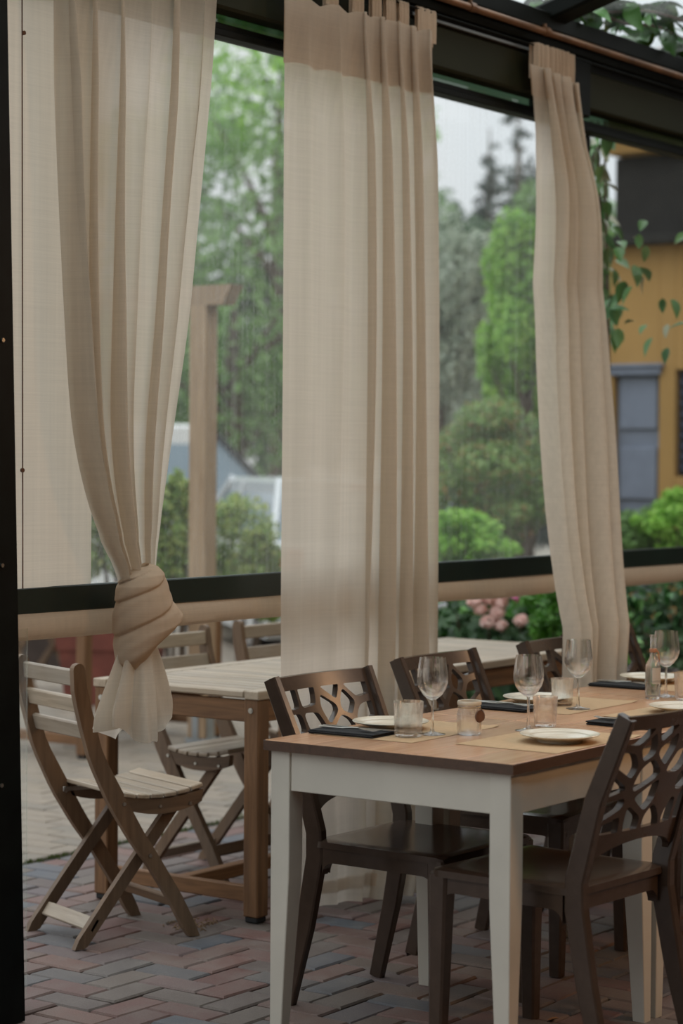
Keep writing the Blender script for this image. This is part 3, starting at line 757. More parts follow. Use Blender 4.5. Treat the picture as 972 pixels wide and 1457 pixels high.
def make_folding_chair():
    """faces +X; origin on the floor under the rear edge of the seat, y across"""
    t = thing('folding_chair', '', 'chair', (0, 0, 0))
    O = M['oldteak']; G = M['grey']; hw = .19
    cur = [(-.158,.832),(-.152,.77),(-.135,.70),(-.098,.57),(-.028,.437),(.040,.325),(.098,.245),(.176,.125),(.244,0)]
    def smooth(pts, n=26):
        pts = np.array(pts); s_ = np.linspace(0, len(pts)-1, n); i = np.arange(len(pts))
        return np.stack([np.interp(s_, i, pts[:, 0]), np.interp(s_, i, pts[:, 1])], -1)
    def strip(pts, wd):
        P = smooth(pts); T_ = np.gradient(P, axis=0); T_ /= np.linalg.norm(T_, axis=1)[:, None]; N_ = np.stack([-T_[:, 1], T_[:, 0]], -1)
        wv = np.interp(np.linspace(0, 1, len(P)), np.linspace(0, 1, len(wd)), wd)[:, None]/2
        return P, N_, wv
    def side(pts, wd, y0, y1, name, mat, round_top=False, flat=True):
        P, N_, wv = strip(pts, wd); A = P+N_*wv; B = P-N_*wv
        if flat:
            A[-1, 1] = B[-1, 1] = 0
        poly = [tuple(p) for p in A] + [tuple(p) for p in B[::-1]]
        if round_top:
            c = P[0]; r_ = wv[0, 0]; a0 = math.atan2(*(B[0]-c)[::-1]); 
            arc = [(c[0]+r_*math.cos(a0+s_*k*PI/7), c[1]+r_*math.sin(a0+s_*k*PI/7)) for k in range(1, 7) for s_ in (1 if ((N_[0][0]*(P[0]-P[1])[1]-N_[0][1]*(P[0]-P[1])[0]) < 0) else 1,)]
            tdir = (P[0]-P[1]); 
            if np.dot(np.array(arc[3])-c, tdir) < 0:
                arc = [(c[0]+r_*math.cos(a0-k*PI/7), c[1]+r_*math.sin(a0-k*PI/7)) for k in range(1, 7)]
            poly = poly + arc
        b = MB(); n = len(P)
        # side walls plus caps as strips (non-convex outline)
        V = []; 
        for y in (y0, y1):
            V += [[p[0], y, p[1]] for p in A] + [[p[0], y, p[1]] for p in B]
        m2 = 2*n; Fc = []
        for i in range(n-1):
            Fc += [[i, i+1, n+i+1, n+i], [m2+i, m2+n+i, m2+n+i+1, m2+i+1], [i, m2+i, m2+i+1, i+1], [n+i, n+i+1, m2+n+i+1, m2+n+i]]
        Fc += [[0, n, m2+n, m2], [n-1, m2+n-1, m2+2*n-1, 2*n-1]]
        b.add(V, Fc)
        if round_top:
            k = len(arc); c = [tuple(B[0])] + arc + [tuple(A[0])]
            b.prism(c, 'y', y0, y1)
        return b.obj(name, mat, t)
    for s_ in (-1, 1):
        y0, y1 = sorted((s_*hw, s_*(hw-.024)))
        f = side(cur, [.038,.044,.046,.046,.056,.050,.044,.042,.040], y0, y1, 'curved_leg', O[2], True)
        b = MB()
        for (x, z) in ((-.005,.425),(.085,.262)): b.tube([(x,s_*hw,z),(x,s_*(hw+.003),z)], .006, 8)
        b.obj('rivet', M['steel'], f)
        y0, y1 = sorted((s_*(hw-.027), s_*(hw-.049)))
        side([(.205,.425),(.10,.297),(-.02,.15),(-.140,0)], [.036,.038,.038,.036], y0, y1, 'straight_leg', O[2])
        # seat rail, curved underside
        y0, y1 = sorted((s_*(hw-.002), s_*(hw-.024)))
        top = [(x, .430+.018*((x-.13)/.14)**2) for x in np.linspace(-.008, .272, 9)]
        bot = [(x, .384+.030*((x-.13)/.145)**2) for x in np.linspace(.268, .012, 9)]
        b = MB(); b.prism(top+bot, 'y', y0, y1); r_ = b.obj('seat_rail', O[0], t)
        b = MB()
        for x in (.12, .225): b.tube([(x,s_*(hw-.002),.408),(x,s_*(hw+.002),.408)], .005, 8)
        b.obj('rivet', M['steel'], r_)
    n = 6
    for i in range(n):
        x0 = -.008 + i*.0475
        zt = .433+.018*((x0+.02-.13)/.14)**2; sl = .036*(x0+.022-.13)/.14**2
        Mx = Matrix.Translation((x0, 0, zt)) @ Matrix.Rotation(-math.atan(sl), 4, 'Y')
        b = MB(); b.cbox((0, -hw-.002, 0), (.042, hw+.002, .014), .003, M=Mx); b.obj('seat_slat', G[1], t)
    for zc in (.805, .725, .645):
        xc = np.interp(zc, [p[1] for p in cur][::-1], [p[0] for p in cur][::-1]); an = math.atan2(np.interp(zc+.03, [p[1] for p in cur][::-1], [p[0] for p in cur][::-1])-xc, .03)
        Mx = Matrix.Translation((xc+.006, 0, zc)) @ Matrix.Rotation(an, 4, 'Y')
        b = MB(); b.cbox((-.008, -hw+.02, -.025), (.008, hw-.02, .025), .004, M=Mx); b.obj('back_slat', M['oldteak'][1] if zc < 0 else G[1], t)
    Mx = Matrix.Translation((-.088, 0, .066)) @ Matrix.Rotation(.62, 4, 'Y')
    b = MB(); b.cbox((-.007, -hw+.027, -.022), (.007, hw-.027, .022), .003, M=Mx); b.obj('foot_rail', G[1], t)
    Mx = Matrix.Translation((.186, 0, .108)) @ Matrix.Rotation(-.55, 4, 'Y')
    b = MB(); b.cbox((-.008, -hw+.02, -.020), (.008, hw-.02, .020), .003, M=Mx); b.obj('foot_rail', O[1], t)
    b = MB(); b.cbox((-.02, hw-.026, .418), (.10, hw-.010, .434), .002); b.tube([(-.012,hw-.012,.422),(-.012,hw-.03,.422)], .007, 8); b.obj('hinge', M['steel'], t)
    return t
fc0 = make_folding_chair()
A18 = math.atan2(-.33, .945)
fl = [((4.963, 4.445), A18, 'slatted wooden folding chair standing nearest, beside the dark post and under the knot'),
      ((5.99, 4.845), -PI/2-.03, 'wooden folding chair behind the first slatted table, its back beside the knotted curtain'),
      ((6.60, 4.88), -PI/2+.02, 'wooden folding chair whose back shows just left of the middle curtain'),
      ((10.0, 9.53), -PI/2, 'wooden folding chair far off beside the leafy pots, only its slanting legs showing')]
for i, (p, a, l) in enumerate(fl):
    o = fc0 if i == 0 else copy_tree(fc0)
    o.location = (p[0], p[1], 0); o.rotation_euler = (0, 0, a); o['label'] = l; o['group'] = 'wooden folding chairs'
for o_ in ch0.children: pass

# ================================================================== TABLEWARE
def wine_glass_proto():
    t = thing('wine_glass', '', 'glass', (0, 0, 0))
    out = [(.0045,.088),(.012,.091),(.024,.101),(.034,.116),(.0395,.132),(.0400,.146),(.0375,.168),(.0345,.190),(.0335,.197)]
    inn = [(r-.0011 if i else .0005, z+(.0006 if i > 1 else .004)) for i, (r, z) in enumerate(out)]
    inn[-1] = (.0326, .197)
    b = MB(); b.lathe([(.0001,.0875)] + out + inn[::-1] + [(.0001,.0925)], 40); b.obj('bowl', M['glass'], t, smooth=SM)
    b = MB(); b.lathe([(.0001,0),(.034,0),(.0345,.0012),(.020,.0035),(.007,.007),(.0042,.014),(.0034,.05),(.0038,.08),(.0046,.0872),(.0001,.0873)], 32); b.obj('stem', M['glass'], t, smooth=SM)
    return t
g0 = wine_glass_proto()
gl = [((4.678,3.036), 'wine glass beside the wide tumbler, before the first far plate'),
      ((4.905,2.885), 'wine glass standing behind the nearest plate, beside a plain tumbler'),
      ((5.42,3.025), 'wine glass in front of the bunched curtain, at the corner of the second far placemat'),
      ((5.885,2.985), 'wine glass just past the small bottle'),
      ((6.27,3.035), 'wine glass at the right edge, farthest along the table')]
for i, (p, l) in enumerate(gl):
    o = g0 if i == 0 else copy_tree(g0)
    o.location = (p[0], p[1], TZ+(.0012 if i in (0, 2, 4) else .0003)); o.rotation_euler = (0, 0, i*.7); tag(o, l, group='wine glasses on the dining tables')
def tumbler(name, loc, r0, r1, h, label):
    t = thing(name, label, 'glass', loc, 0, 'tumblers on the dining tables')
    b = MB(); b.lathe([(.0001,0),(r0-.003,0),(r0,.003),(r1,h-.001),(r1-.0008,h),(r1-.0016,h-.001),(r0-.002,.013),(r0-.006,.0105),(.0001,.010)], 40); b.obj('tumbler_body', M['glass2'], t, smooth=SM)
    return t
tumbler('tumbler', (4.603,3.060,TZ+.0012), .035, .0395, .090, 'wide short tumbler nearest the bare table end, beside a wine glass')
tumbler('tumbler', (5.01,2.895,TZ+.0003), .029, .034, .080, 'plain tumbler behind the nearest plate, right of its wine glass')
tumbler('tumbler', (5.47,3.105,TZ+.0012), .029, .034, .078, 'tumbler half behind the wine glass in front of the bunched curtain')
tumbler('tumbler', (5.83,2.895,TZ+.0003), .028, .033, .080, 'tumbler at the right edge, in front of the wine glass past the bottle')
def plate_proto():
    t = thing('plate', '', 'plate', (0,0,0))
    b = MB(); b.lathe([(.0001,.004),(.050,.004),(.052,0),(.056,0),(.058,.005),(.072,.010),(.098,.0175),(.1005,.0195),(.0995,.0212),(.096,.0205),(.074,.0145),(.066,.0095),(.0001,.0085)], 56); b.obj('dish', M['ceramic'], t, smooth=math.radians(60))
    b = MB(); b.lathe([(.0740,.0152),(.0755,.0162),(.077,.0156)], 56); b.obj('rim_line', M['ceramic'], t, smooth=SM)
    return t
p0 = plate_proto()
pl = [((4.715,3.19), 'cream plate on the placemat before the first far chair'),
      ((4.755,2.705), 'cream plate nearest the viewer, left of the near chair back'),
      ((5.475,3.19), 'cream plate on the second far placemat, behind the second wine glass'),
      ((6.235,3.215), 'cream plate behind the small bottle, before the farthest chair corner'),
      ((5.53,2.745), 'cream plate hidden mostly behind the near chair back, on the near side')]
for i, (p, l) in enumerate(pl):
    o = p0 if i == 0 else copy_tree(p0)
    o.location = (p[0], p[1], TZ+.0015); tag(o, l, group='cream plates on the dining tables')
def mat_sheet(name, x0, y0, x1, y1, label, rot=0):
    b = MB(); nx, ny = 12, 9; w_, h_ = x1-x0, y1-y0
    P = np.zeros((ny, nx, 3))
    for i in range(ny):
        for j in range(nx):
            u, v = j/(nx-1)-.5, i/(ny-1)-.5
            P[i, j] = (u*w_, v*h_, .0008 + .004*max(0, u*2-.86)*max(0, -v*2-.7)*20)
    b.grid(P); Q = P.copy(); Q[:, :, 2] -= .0006; b.grid(Q[:, ::-1])
    o = b.obj(name, M['kraft'], None, loc=((x0+x1)/2, (y0+y1)/2, TZ+.0002), rz=rot)
    tag(o, label, 'placemat', 'kraft paper placemats')
mat_sheet('placemat', 4.50, 2.985, 4.93, 3.285, 'brown kraft paper placemat under the first far plate and wide tumbler', .01)
mat_sheet('placemat', 4.555, 2.597, 4.985, 2.888, 'brown kraft paper placemat under the nearest plate, in front of the jar', -.01)
mat_sheet('placemat', 5.28, 2.98, 5.70, 3.285, 'brown kraft paper placemat under the second far plate', .005)
mat_sheet('placemat', 6.03, 2.99, 6.45, 3.29, 'brown kraft paper placemat under the plate behind the bottle', 0)
mat_sheet('placemat', 5.31, 2.60, 5.74, 2.89, 'brown kraft paper placemat behind the near chair back', .0)
def napkin_proto():
    t = thing('napkin', '', 'napkin', (0,0,0))
    b = MB()
    for k, (dx, dy, z) in enumerate(((0,0,0),(.002,-.002,.0032),(-.001,.001,.0064))):
        b.cbox((-.060+dx,-.098+dy,z),(.060+dx,.098+dy,z+.0034),.0014)
    b.obj('folded_cloth', M['fabric'], t); return t
def fork_proto():
    t = thing('fork', '', 'fork', (0,0,0))
    b = MB(); z = .002
    n = 14; ys = np.linspace(-.095, .03, n)
    P = np.zeros((n, 5, 3))
    for i, y in enumerate(ys):
        w_ = .0065 - .0040*min(1, (y+.095)/.08); hh = .003 + .004*math.sin(max(0, (y+.02)/.05)*PI/2)*(y > -.02)
        for j, s_ in enumerate((-1,-.5,0,.5,1)): P[i, j] = (w_*s_, y, z+hh+.0012*(1-s_*s_))
    b.grid(P); Q = P.copy(); Q[:, :, 2] -= .0018; b.grid(Q[:, ::-1]); b.obj('handle', M['steel'], t, smooth=SM)
    b = MB()
    b.prism([(-.003,.03),(.003,.03),(.011,.052),(.011,.062),(-.011,.062),(-.011,.052)], 'z', z+.004, z+.0056)
    for k in range(4):
        x = -.0088 + k*.0059; b.tube([(x,.060,z+.0048),(x,.082,z+.0030),(x,.098,z+.0065)], [1,1,.5], sq=(.0026,.0016,(0,0,1)))
    b.obj('tines', M['steel'], t); return t
def knife_proto():
    t = thing('knife', '', 'knife', (0,0,0)); z = .0015
    b = MB(); b.tube([(0,-.10,z+.002),(0,-.05,z+.0025),(0,.0,z+.002)], [.9,1,.7], sq=(.010,.0045,(0,0,1))); b.obj('handle', M['steel'], t)
    b = MB(); b.prism([(-.004,0),(.004,0),(.007,.03),(.007,.09),(.0,.108),(-.004,.10)], 'z', z+.0008, z+.0022); b.obj('blade', M['steel'], t); return t
n0, k0, kn0 = napkin_proto(), fork_proto(), knife_proto()
sets = [(4.565,3.205,.03,'nearest the table end, left of the first far plate'),
        (5.305,3.19,-.02,'behind the jar, left of the second far plate'),
        (6.06,3.215,.02,'left of the plate behind the bottle'),
        (5.17,2.73,-.03,'behind the openings of the near chair back')]
for i, (x, y, a, l) in enumerate(sets):
    fz = PI if y > 3 else 0
    for pr_, nm, dx, dz, g_ in ((n0, 'black folded cloth napkin ', 0, .0008, 'black napkins'), (k0, 'steel fork lying on the black napkin ', -.016, .0108, 'forks on the black napkins'), (kn0, 'steel knife lying on the black napkin ', .018, .0108, 'knives on the black napkins')):
        o = pr_ if i == 0 else copy_tree(pr_)
        o.location = (x + dx*math.cos(a), y + dx*math.sin(a), TZ+dz); o.rotation_euler = (0, 0, a + fz + (0 if dx == 0 else .09 if dx > 0 else -.05)); tag(o, (nm + l).replace('lying ', '') if len((nm+l).split()) > 16 else nm + l, group=g_)

# glass jar with a cream lid and a brown disc on a cord
t = thing('jar', 'small glass jar with cream rim and brown round tag beside the middle wine glass', 'jar', (4.738,2.962,TZ+.0003))
b = MB(); b.lathe([(.0001,0),(.026,0),(.031,.004),(.0325,.012),(.0325,.052),(.030,.061),(.0285,.066),(.0285,.078),(.0268,.078),(.0268,.066),(.0282,.060),(.0305,.052),(.0305,.012),(.028,.006),(.0001,.005)], 40); b.obj('jar_body', M['glass2'], t, smooth=SM)
b = MB(); b.lathe([(.0270,.0765),(.0302,.0765),(.0312,.079),(.0312,.085),(.0295,.0875),(.027,.0865),(.0262,.082),(.0270,.0765)], 40); b.obj('rim', M['lidm'], t, smooth=SM)
b = MB(); d_ = Vector((-.40,-.92,0)); c_ = Vector((.0,-.0,0))
for (ang, zz, r_) in ((-1.75,.050,.0165),(-.55,.048,.015)):
    cx_, cy_ = .0348*math.cos(ang), .0348*math.sin(ang); nrm = Vector((math.cos(ang), math.sin(ang), .05))
    b.tube([Vector((cx_,cy_,zz)), Vector((cx_,cy_,zz))+nrm*.003], [r_, r_*.94], 26)
dsc = b.obj('brown_tag', M['cork'], t)
b = MB(); b.lathe([(.0293,.070),(.0303,.0715),(.0293,.073)], 36)
for ang in (-1.75,-.55): b.tube([(.0300*math.cos(ang),.0300*math.sin(ang),.071),(.036*math.cos(ang),.036*math.sin(ang),.062),(.0370*math.cos(ang),.0370*math.sin(ang),.05),(.0345*math.cos(ang+.1),.0345*math.sin(ang+.1),.018)], .0009, 6)
b.obj('cord', M['twine'], t)
# little bottle
t = thing('bottle', 'small clear glass bottle with a copper ribbon round its neck', 'bottle', (5.80,2.985,TZ+.0003))
po = [(.0001,0),(.020,0),(.0225,.003),(.0228,.085),(.0215,.100),(.0165,.112),(.0110,.121),(.0092,.130),(.0092,.178),(.0108,.180),(.0108,.188),(.0098,.190)]
pi_ = [(.0074,.190),(.0070,.130),(.0090,.121),(.0145,.111),(.0195,.099),(.0208,.085),(.0205,.012),(.0170,.009),(.0001,.012)]
b = MB(); b.lathe(po+pi_, 36); b.obj('bottle_body', M['glass'], t, smooth=SM)
b = MB(); b.lathe([(.0094,.138),(.0115,.1395),(.0118,.145),(.0112,.149),(.0094,.1505)], 24)
b.tube([(.010,-.005,.144),(.016,-.009,.138),(.019,-.010,.120),(.0225,-.011,.108)], [1,1.2,1.1,.4], sq=(.006,.0015,(0,1,.2))); b.obj('ribbon', M['ribbon'], t)
lb = MB(); P = np.zeros((2, 15, 3))
for j, a in enumerate(np.linspace(-2.75, -1.35, 15)):
    for i, z in enumerate((.046,.094)): P[i, j] = (.02315*math.cos(a), .02315*math.sin(a), z)
lb.grid(P)
nl = NT('faded_label'); vv = nl.n('TexCoord'); sp = nl.n('SeparateXYZ'); nl.l(vv.outputs['Object'], sp.inputs[0])
wv = nl.n('TexWave', wave_type='RINGS'); wv.inputs['Scale'].default_value = 26; wv.inputs['Distortion'].default_value = 6; nl.l(vv.outputs['Object'], wv.inputs['Vector'])
mp_ = nl.n('MapRange'); mp_.inputs['From Min'].default_value = .046; mp_.inputs['From Max'].default_value = .066; mp_.inputs['To Min'].default_value = .75; mp_.inputs['To Max'].default_value = 0; nl.l(sp.outputs['Z'], mp_.inputs['Value'])
colr = nl.mix(nl.ramp(wv.outputs['Fac'], [(.45,(0,)*3),(.55,(1,)*3)]), (.50,.47,.42), (.20,.21,.20))
colr = nl.mix(mp_.outputs[0], (.52,.49,.44), colr)
lb.obj('label', nl.done(nl.bsdf(colr, .5)), t, smooth=SM)

# ================================================================== OUTSIDE
def leaf_cloud(centers, n, size, up=.35, jitter=.9, flat=1., seed=0, shell=.45, aspect=.55, droop=.0):
    """n leaf blades spread through ellipsoids (x,y,z,rx,ry,rz) as one mesh"""
    r = np.random.default_rng(seed); C = np.array(centers, float)
    wgt = (C[:, 3]*C[:, 4]*C[:, 5])**.67; pick = r.choice(len(C), n, p=wgt/wgt.sum()); c = C[pick]
    d = r.normal(size=(n, 3)); d /= np.linalg.norm(d, axis=1)[:, None]
    rad = r.uniform(shell**3, 1, n)**(1/3)
    p = c[:, :3] + d*rad[:, None]*c[:, 3:]
    p[:, 2] = np.maximum(p[:, 2], .02)
    nr = d*.6 + r.normal(size=(n, 3))*jitter*.5; nr[:, 2] = nr[:, 2]*flat + up; nr /= np.linalg.norm(nr, axis=1)[:, None]
    t = r.normal(size=(n, 3)); t[:, 2] -= droop; t -= (t*nr).sum(1)[:, None]*nr; t /= np.linalg.norm(t, axis=1)[:, None]; bt = np.cross(nr, t)
    s = (size*r.uniform(.6, 1.35, n))[:, None]
    V = np.stack([p - t*s*.5, p + bt*s*aspect*.5 - nr*s*.06, p + t*s*.5 - nr*s*.10, p - bt*s*aspect*.5 - nr*s*.06], 1).reshape(-1, 3)
    return V
def leaves_obj(name, V, mat, parent):
    n = len(V)//4; me = bpy.data.meshes.new(name)
    me.vertices.add(len(V)); me.vertices.foreach_set('co', V.ravel())
    me.loops.add(n*4); me.loops.foreach_set('vertex_index', np.arange(n*4)); me.polygons.add(n)
    me.polygons.foreach_set('loop_start', np.arange(0, n*4, 4)); me.polygons.foreach_set('loop_total', np.full(n, 4))
    me.update(calc_edges=True); me.materials.append(mat)
    o = bpy.data.objects.new(name, me); COL.objects.link(o); o.parent = parent; o['kind'] = 'stuff'; return o
LM = dict(
    mid=leafmat('leaf_mid_green', [(.10,.20,.055),(.18,.33,.10),(.27,.44,.15)]),
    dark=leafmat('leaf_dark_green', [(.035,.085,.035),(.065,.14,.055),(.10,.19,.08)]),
    light=leafmat('leaf_light_green', [(.18,.42,.05),(.30,.58,.08),(.42,.68,.13)]),
    silver=leafmat('leaf_silver_green', [(.34,.41,.32),(.46,.53,.42),(.58,.63,.53)]),
    spruce=leafmat('needles_blue_green', [(.03,.055,.048),(.05,.08,.07),(.08,.11,.095)], tw=.1),
    acer=leafmat('leaf_tinted', [(.13,.28,.07),(.22,.38,.10),(.31,.45,.14),(.20,.34,.11),(.55,.30,.14)]),
    yellow=leafmat('leaf_yellow_green', [(.16,.29,.07),(.30,.43,.11),(.50,.55,.17)]),
    fresh=leafmat('leaf_fresh_green', [(.05,.17,.02),(.09,.26,.03),(.14,.32,.06)]),
    laurel=leafmat('leaf_laurel', [(.012,.05,.012),(.025,.10,.02),(.06,.18,.035)], .3, .2),
    pink=leafmat('petal_pink', [(.90,.58,.52),(.95,.70,.64),(.96,.80,.72)], .6, .3),
    magenta=leafmat('petal_magenta', [(.80,.25,.48),(.85,.36,.58)], .6, .3),
)
def one_leaf(name, mats, size=.1, aspect=.5, seed=0):
    """single leaf blade with folded midrib and pointed tip"""
    b = MB(); n = 7; P = np.zeros((n, 5, 3))
    for i in range(n):
        u = i/(n-1); w_ = aspect*.5*math.sin(PI*min(1, u**.75))*(1 if u < 1 else 0)+.004
        for j, s_ in enumerate((-1,-.55,0,.55,1)): P[i, j] = (u-.05, w_*s_, .10*abs(s_)*w_*3 - .22*u*u)
    P *= size; b.grid(P); return b.mesh(name, mats, smooth=3)
def leaf_parts(parent, name, mats, pts, size, aspect=.5, seed=0, droop=.4):
    r = np.random.default_rng(seed); ms = [one_leaf(name, m_, size, aspect) for m_ in mats]
    for p in pts:
        o = bpy.data.objects.new(name, ms[r.integers(len(ms))]); COL.objects.link(o); o.parent = parent
        o.location = tuple(p[:3]); k = r.uniform(.7, 1.25); o.scale = (k, k, k)
        o.rotation_euler = (r.normal(0, .5), droop + r.normal(0, .45), r.uniform(0, 2*PI))
def solidleaf(name, c): return plain(name, c, .4, .2, 14, .1)
LF = [solidleaf('vine_leaf_a', (.03,.12,.02)), solidleaf('vine_leaf_b', (.06,.17,.03)), solidleaf('vine_leaf_c', (.10,.21,.06))]
LR = [solidleaf('laurel_leaf_a', (.012,.055,.014)), solidleaf('laurel_leaf_b', (.04,.15,.03)), solidleaf('laurel_leaf_c', (.13,.31,.07))]
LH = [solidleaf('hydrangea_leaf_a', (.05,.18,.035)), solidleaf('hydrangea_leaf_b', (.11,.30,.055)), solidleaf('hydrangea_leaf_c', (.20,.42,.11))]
def rel(P, base): return [tuple(np.array(p[:3])-base) + tuple(p[3:]) for p in P]
def broad_tree(name, label, px, py, d, rx, rz_, n, size, mat, nb=24, seed=0, group='trees beyond the courtyard', **kw):
    c = at(px, py, d); base = np.array([c[0], c[1], 0.]); r = np.random.default_rng(seed)
    t = thing(name, label, 'tree', base, 0, group); cz = c[2]
    cl = [(0, 0, cz, rx*.7, rx*.7, rz_*.75)]
    for k in range(nb):
        v = r.normal(size=3); v /= np.linalg.norm(v); q = r.uniform(.18, .42); e = r.uniform(.85, 1.2)-q*.8
        cl.append((v[0]*rx*e, v[1]*rx*e, max(rz_*q*.6, cz+v[2]*rz_*e), rx*q, rx*q, rz_*q*.75))
    leaves_obj('foliage', leaf_cloud(cl, n, size, seed=seed, **kw), mat, t)
    b = MB(); h = max(.6, cz); b.tube([(0,0,-.04),(.02,.01,h*.4),(-.03,.02,h*.8),(0,0,h)], [.11*rx**.5,.09*rx**.5,.06*rx**.5,.02], 10); b.obj('trunk', M['bark'], t, smooth=SM)
    b = MB()
    for k in range(6):
        a = k*1.05; b.tube([(0,0,h*(.45+.06*k)),(math.cos(a)*rx*.35,math.sin(a)*rx*.35,h*(.6+.06*k)),(math.cos(a)*rx*.7,math.sin(a)*rx*.7,h*(.75+.05*k))], [.04*rx**.5,.025*rx**.5,.008], 6)
    b.obj('branches', M['bark'], t, smooth=SM); return t
broad_tree('leafy_tree', 'big mid green tree filling the view between left and middle curtains', 335, 420, 25, 2.2, 2.4, 7500, .15, LM['mid'], seed=1)
broad_tree('leafy_tree', 'pale green tree with sky showing through, above the big mid green one', 400, 95, 31.5, 2.6, 2.0, 4500, .18, LM['light'], 10, seed=2)
broad_tree('leafy_tree', 'green tree behind the canvas strip and the knotted curtain', 150, 420, 33, 2.8, 3.2, 7000, .18, LM['mid'], seed=3)
broad_tree('leafy_tree', 'dark green tree standing behind the middle curtain', 520, 430, 32, 2.1, 2.8, 11000, .17, LM['dark'], seed=4)
broad_tree('silver_tree', 'silvery grey-green tree just right of the middle curtain', 630, 445, 19, .55, 1.25, 11000, .08, LM['silver'], seed=5, droop=1.2, up=.1)
broad_tree('bright_tree', 'bright green bushy tree left of the bunched curtain', 752, 445, 17, .44, .85, 9000, .075, LM['light'], seed=6, up=.6)
broad_tree('bright_tree', 'fresh green tree partly hidden behind the bunched curtain', 812, 400, 22, .75, 1.2, 8000, .10, LM['mid'], seed=7, up=.6)
broad_tree('leafy_tree', 'dark tree in the gap between silvery tree and tinted shrub', 690, 585, 26, 1.2, .9, 8000, .14, LM['dark'], seed=8)
def spruce(px, pytop, d, rad, label, seed):
    top = at(px, pytop, d); base = np.array([top[0], top[1], 0.]); r = np.random.default_rng(seed)
    t = thing('spruce', label, 'tree', base, 0, 'dark spruces against the sky'); H_ = top[2]
    cl = []
    for k in range(260):                      # sweeping boughs at every height, longer towards the ground
        u = .02 + .98*r.uniform()**.7; z = H_*(1-u*.9); R = rad*(.10+.9*u)*r.uniform(.55, 1.1); a = r.uniform(0, 2*PI)
        cl.append((math.cos(a)*R*.6, math.sin(a)*R*.6, z-.18*R+r.normal(0,.06), R*.42*abs(math.cos(a))+.08, R*.42*abs(math.sin(a))+.08, .05+.07*R))
    leaves_obj('needles', leaf_cloud(cl, 11000, .17, up=.5, seed=seed, aspect=.35, droop=.8), LM['spruce'], t)
    b = MB(); b.tube([(0,0,-.04),(0,0,H_*.6),(0,0,H_)], [.16,.09,.01], 8); b.obj('trunk', M['bark'], t)
spruce(738, 150, 30, 1.3, 'tall dark spruce right of the open patch of sky', 31)
spruce(697, 182, 37, 1.0, 'slim dark spruce with its tip in the open sky', 32)
spruce(815, 110, 44, 1.3, 'dark spruce partly behind the bunched curtain', 33)
for k, (px, py, d, l) in enumerate(((230, 560, 48, 'low woodland tree far off behind the parked cars'), (420, 560, 54, 'low woodland tree far off behind the middle curtain'), (610, 560, 48.5, 'low woodland tree far off behind the silvery tree'), (800, 540, 54, 'low woodland tree far off behind the bunched curtain'), (40, 520, 55, 'low woodland tree far off behind the canvas strip'))):
    broad_tree('distant_tree', l, px, py, d, 2.7, 2.4, 5000, .28, LM['dark'], 8, seed=60+k, group='distant trees')

def shrub(name, label, px, py, d, rx, rz_, n, size, mat, seed, z0=0., zmin=None, nb=18, group='shrubs in the courtyard', **kw):
    c = at(px, py, d); base = np.array([c[0], c[1], z0]); r = np.random.default_rng(seed)
    t = thing(name, label, 'shrub', base, 0, group); cz = c[2]-z0
    cl = [(0,0,cz,rx*.75,rx*.75,rz_*.8)]
    for k in range(nb):
        v = r.normal(size=3); v /= np.linalg.norm(v); q = r.uniform(.2, .42); e = r.uniform(.85, 1.2)-q*.8
        cl.append((v[0]*rx*e, v[1]*rx*e, max(.08, cz+v[2]*rz_*e), rx*q, rx*q, rz_*q*.6))
    leaves_obj('foliage', leaf_cloud(cl, n, size, seed=seed, **kw), mat, t)
    b = MB()
    for k in range(7):
        a = k*.9; b.tube([(.05*math.cos(a),.05*math.sin(a),0),(.3*rx*math.cos(a),.3*rx*math.sin(a),cz*.5),(.6*rx*math.cos(a),.6*rx*math.sin(a),cz)], [.016,.011,.004], 6)
    b.obj('stems', M['bark'], t); return t, base, cz
shrub('tinted_shrub', 'layered green shrub tinted orange, behind the window between middle and bunched curtains', 706, 675, 14, .62, .56, 11000, .055, LM['acer'], 40, up=1.0, flat=1.3, aspect=.4)
shrub('tinted_shrub', 'low pale green shrub at the foot of the tinted one', 668, 775, 12.6, .30, .26, 4000, .05, LM['light'], 41, up=1.0, group='shrubs in the courtyard')
# hydrangea: big single leaves and round flower heads
c = at(705, 885, 10.7); base = np.array([c[0], c[1], 0.])
hy = thing('hydrangea', 'hydrangea bush with pink flower heads behind the second slatted table', 'shrub', base, 0, 'shrubs in the courtyard')
r = np.random.default_rng(50)
pts = []
for k in range(230):
    q = at(r.uniform(618, 800), r.uniform(812, 950), 10.6 + abs(r.normal(0, .28))); pts.append(q)
leaf_parts(hy, 'leaf', LH, rel(pts, base), .115, .66, 51, .5)
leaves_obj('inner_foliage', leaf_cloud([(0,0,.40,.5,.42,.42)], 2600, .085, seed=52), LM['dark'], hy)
b = MB()
for k in range(14):
    a = k*.45; b.tube([(.06*math.cos(a),.06*math.sin(a),0),(.25*math.cos(a),.25*math.sin(a),.4),(.36*math.cos(a),.36*math.sin(a),.72)], [.008,.006,.003], 6)
b.obj('stems', M['bark'], hy)
for (px, py, mg, rr) in ((676,855,0,.034),(697,850,0,.036),(712,857,0,.033),(716,846,0,.030),(708,871,0,.036),(695,884,0,.036),(712,889,0,.032),(737,846,1,.034),(741,882,0,.030),(684,866,0,.028)):
    q = np.array(at(px, py, 10.35)) - base; rr *= 1.02
    V = leaf_cloud([(q[0],q[1],q[2],rr,rr,rr*.85)], 120, .027, up=.2, seed=px, shell=.88, aspect=.95, jitter=.4)
    leaves_obj('flower_head', V, LM['magenta' if mg else 'pink'], hy)['kind'] = 'thing'
shrub('fresh_shrub', 'bright fresh green small-leaved shrub beside the foot of the bunched curtain', 790, 885, 10.0, .17, .22, 2600, .034, LM['fresh'], 42, up=.4)
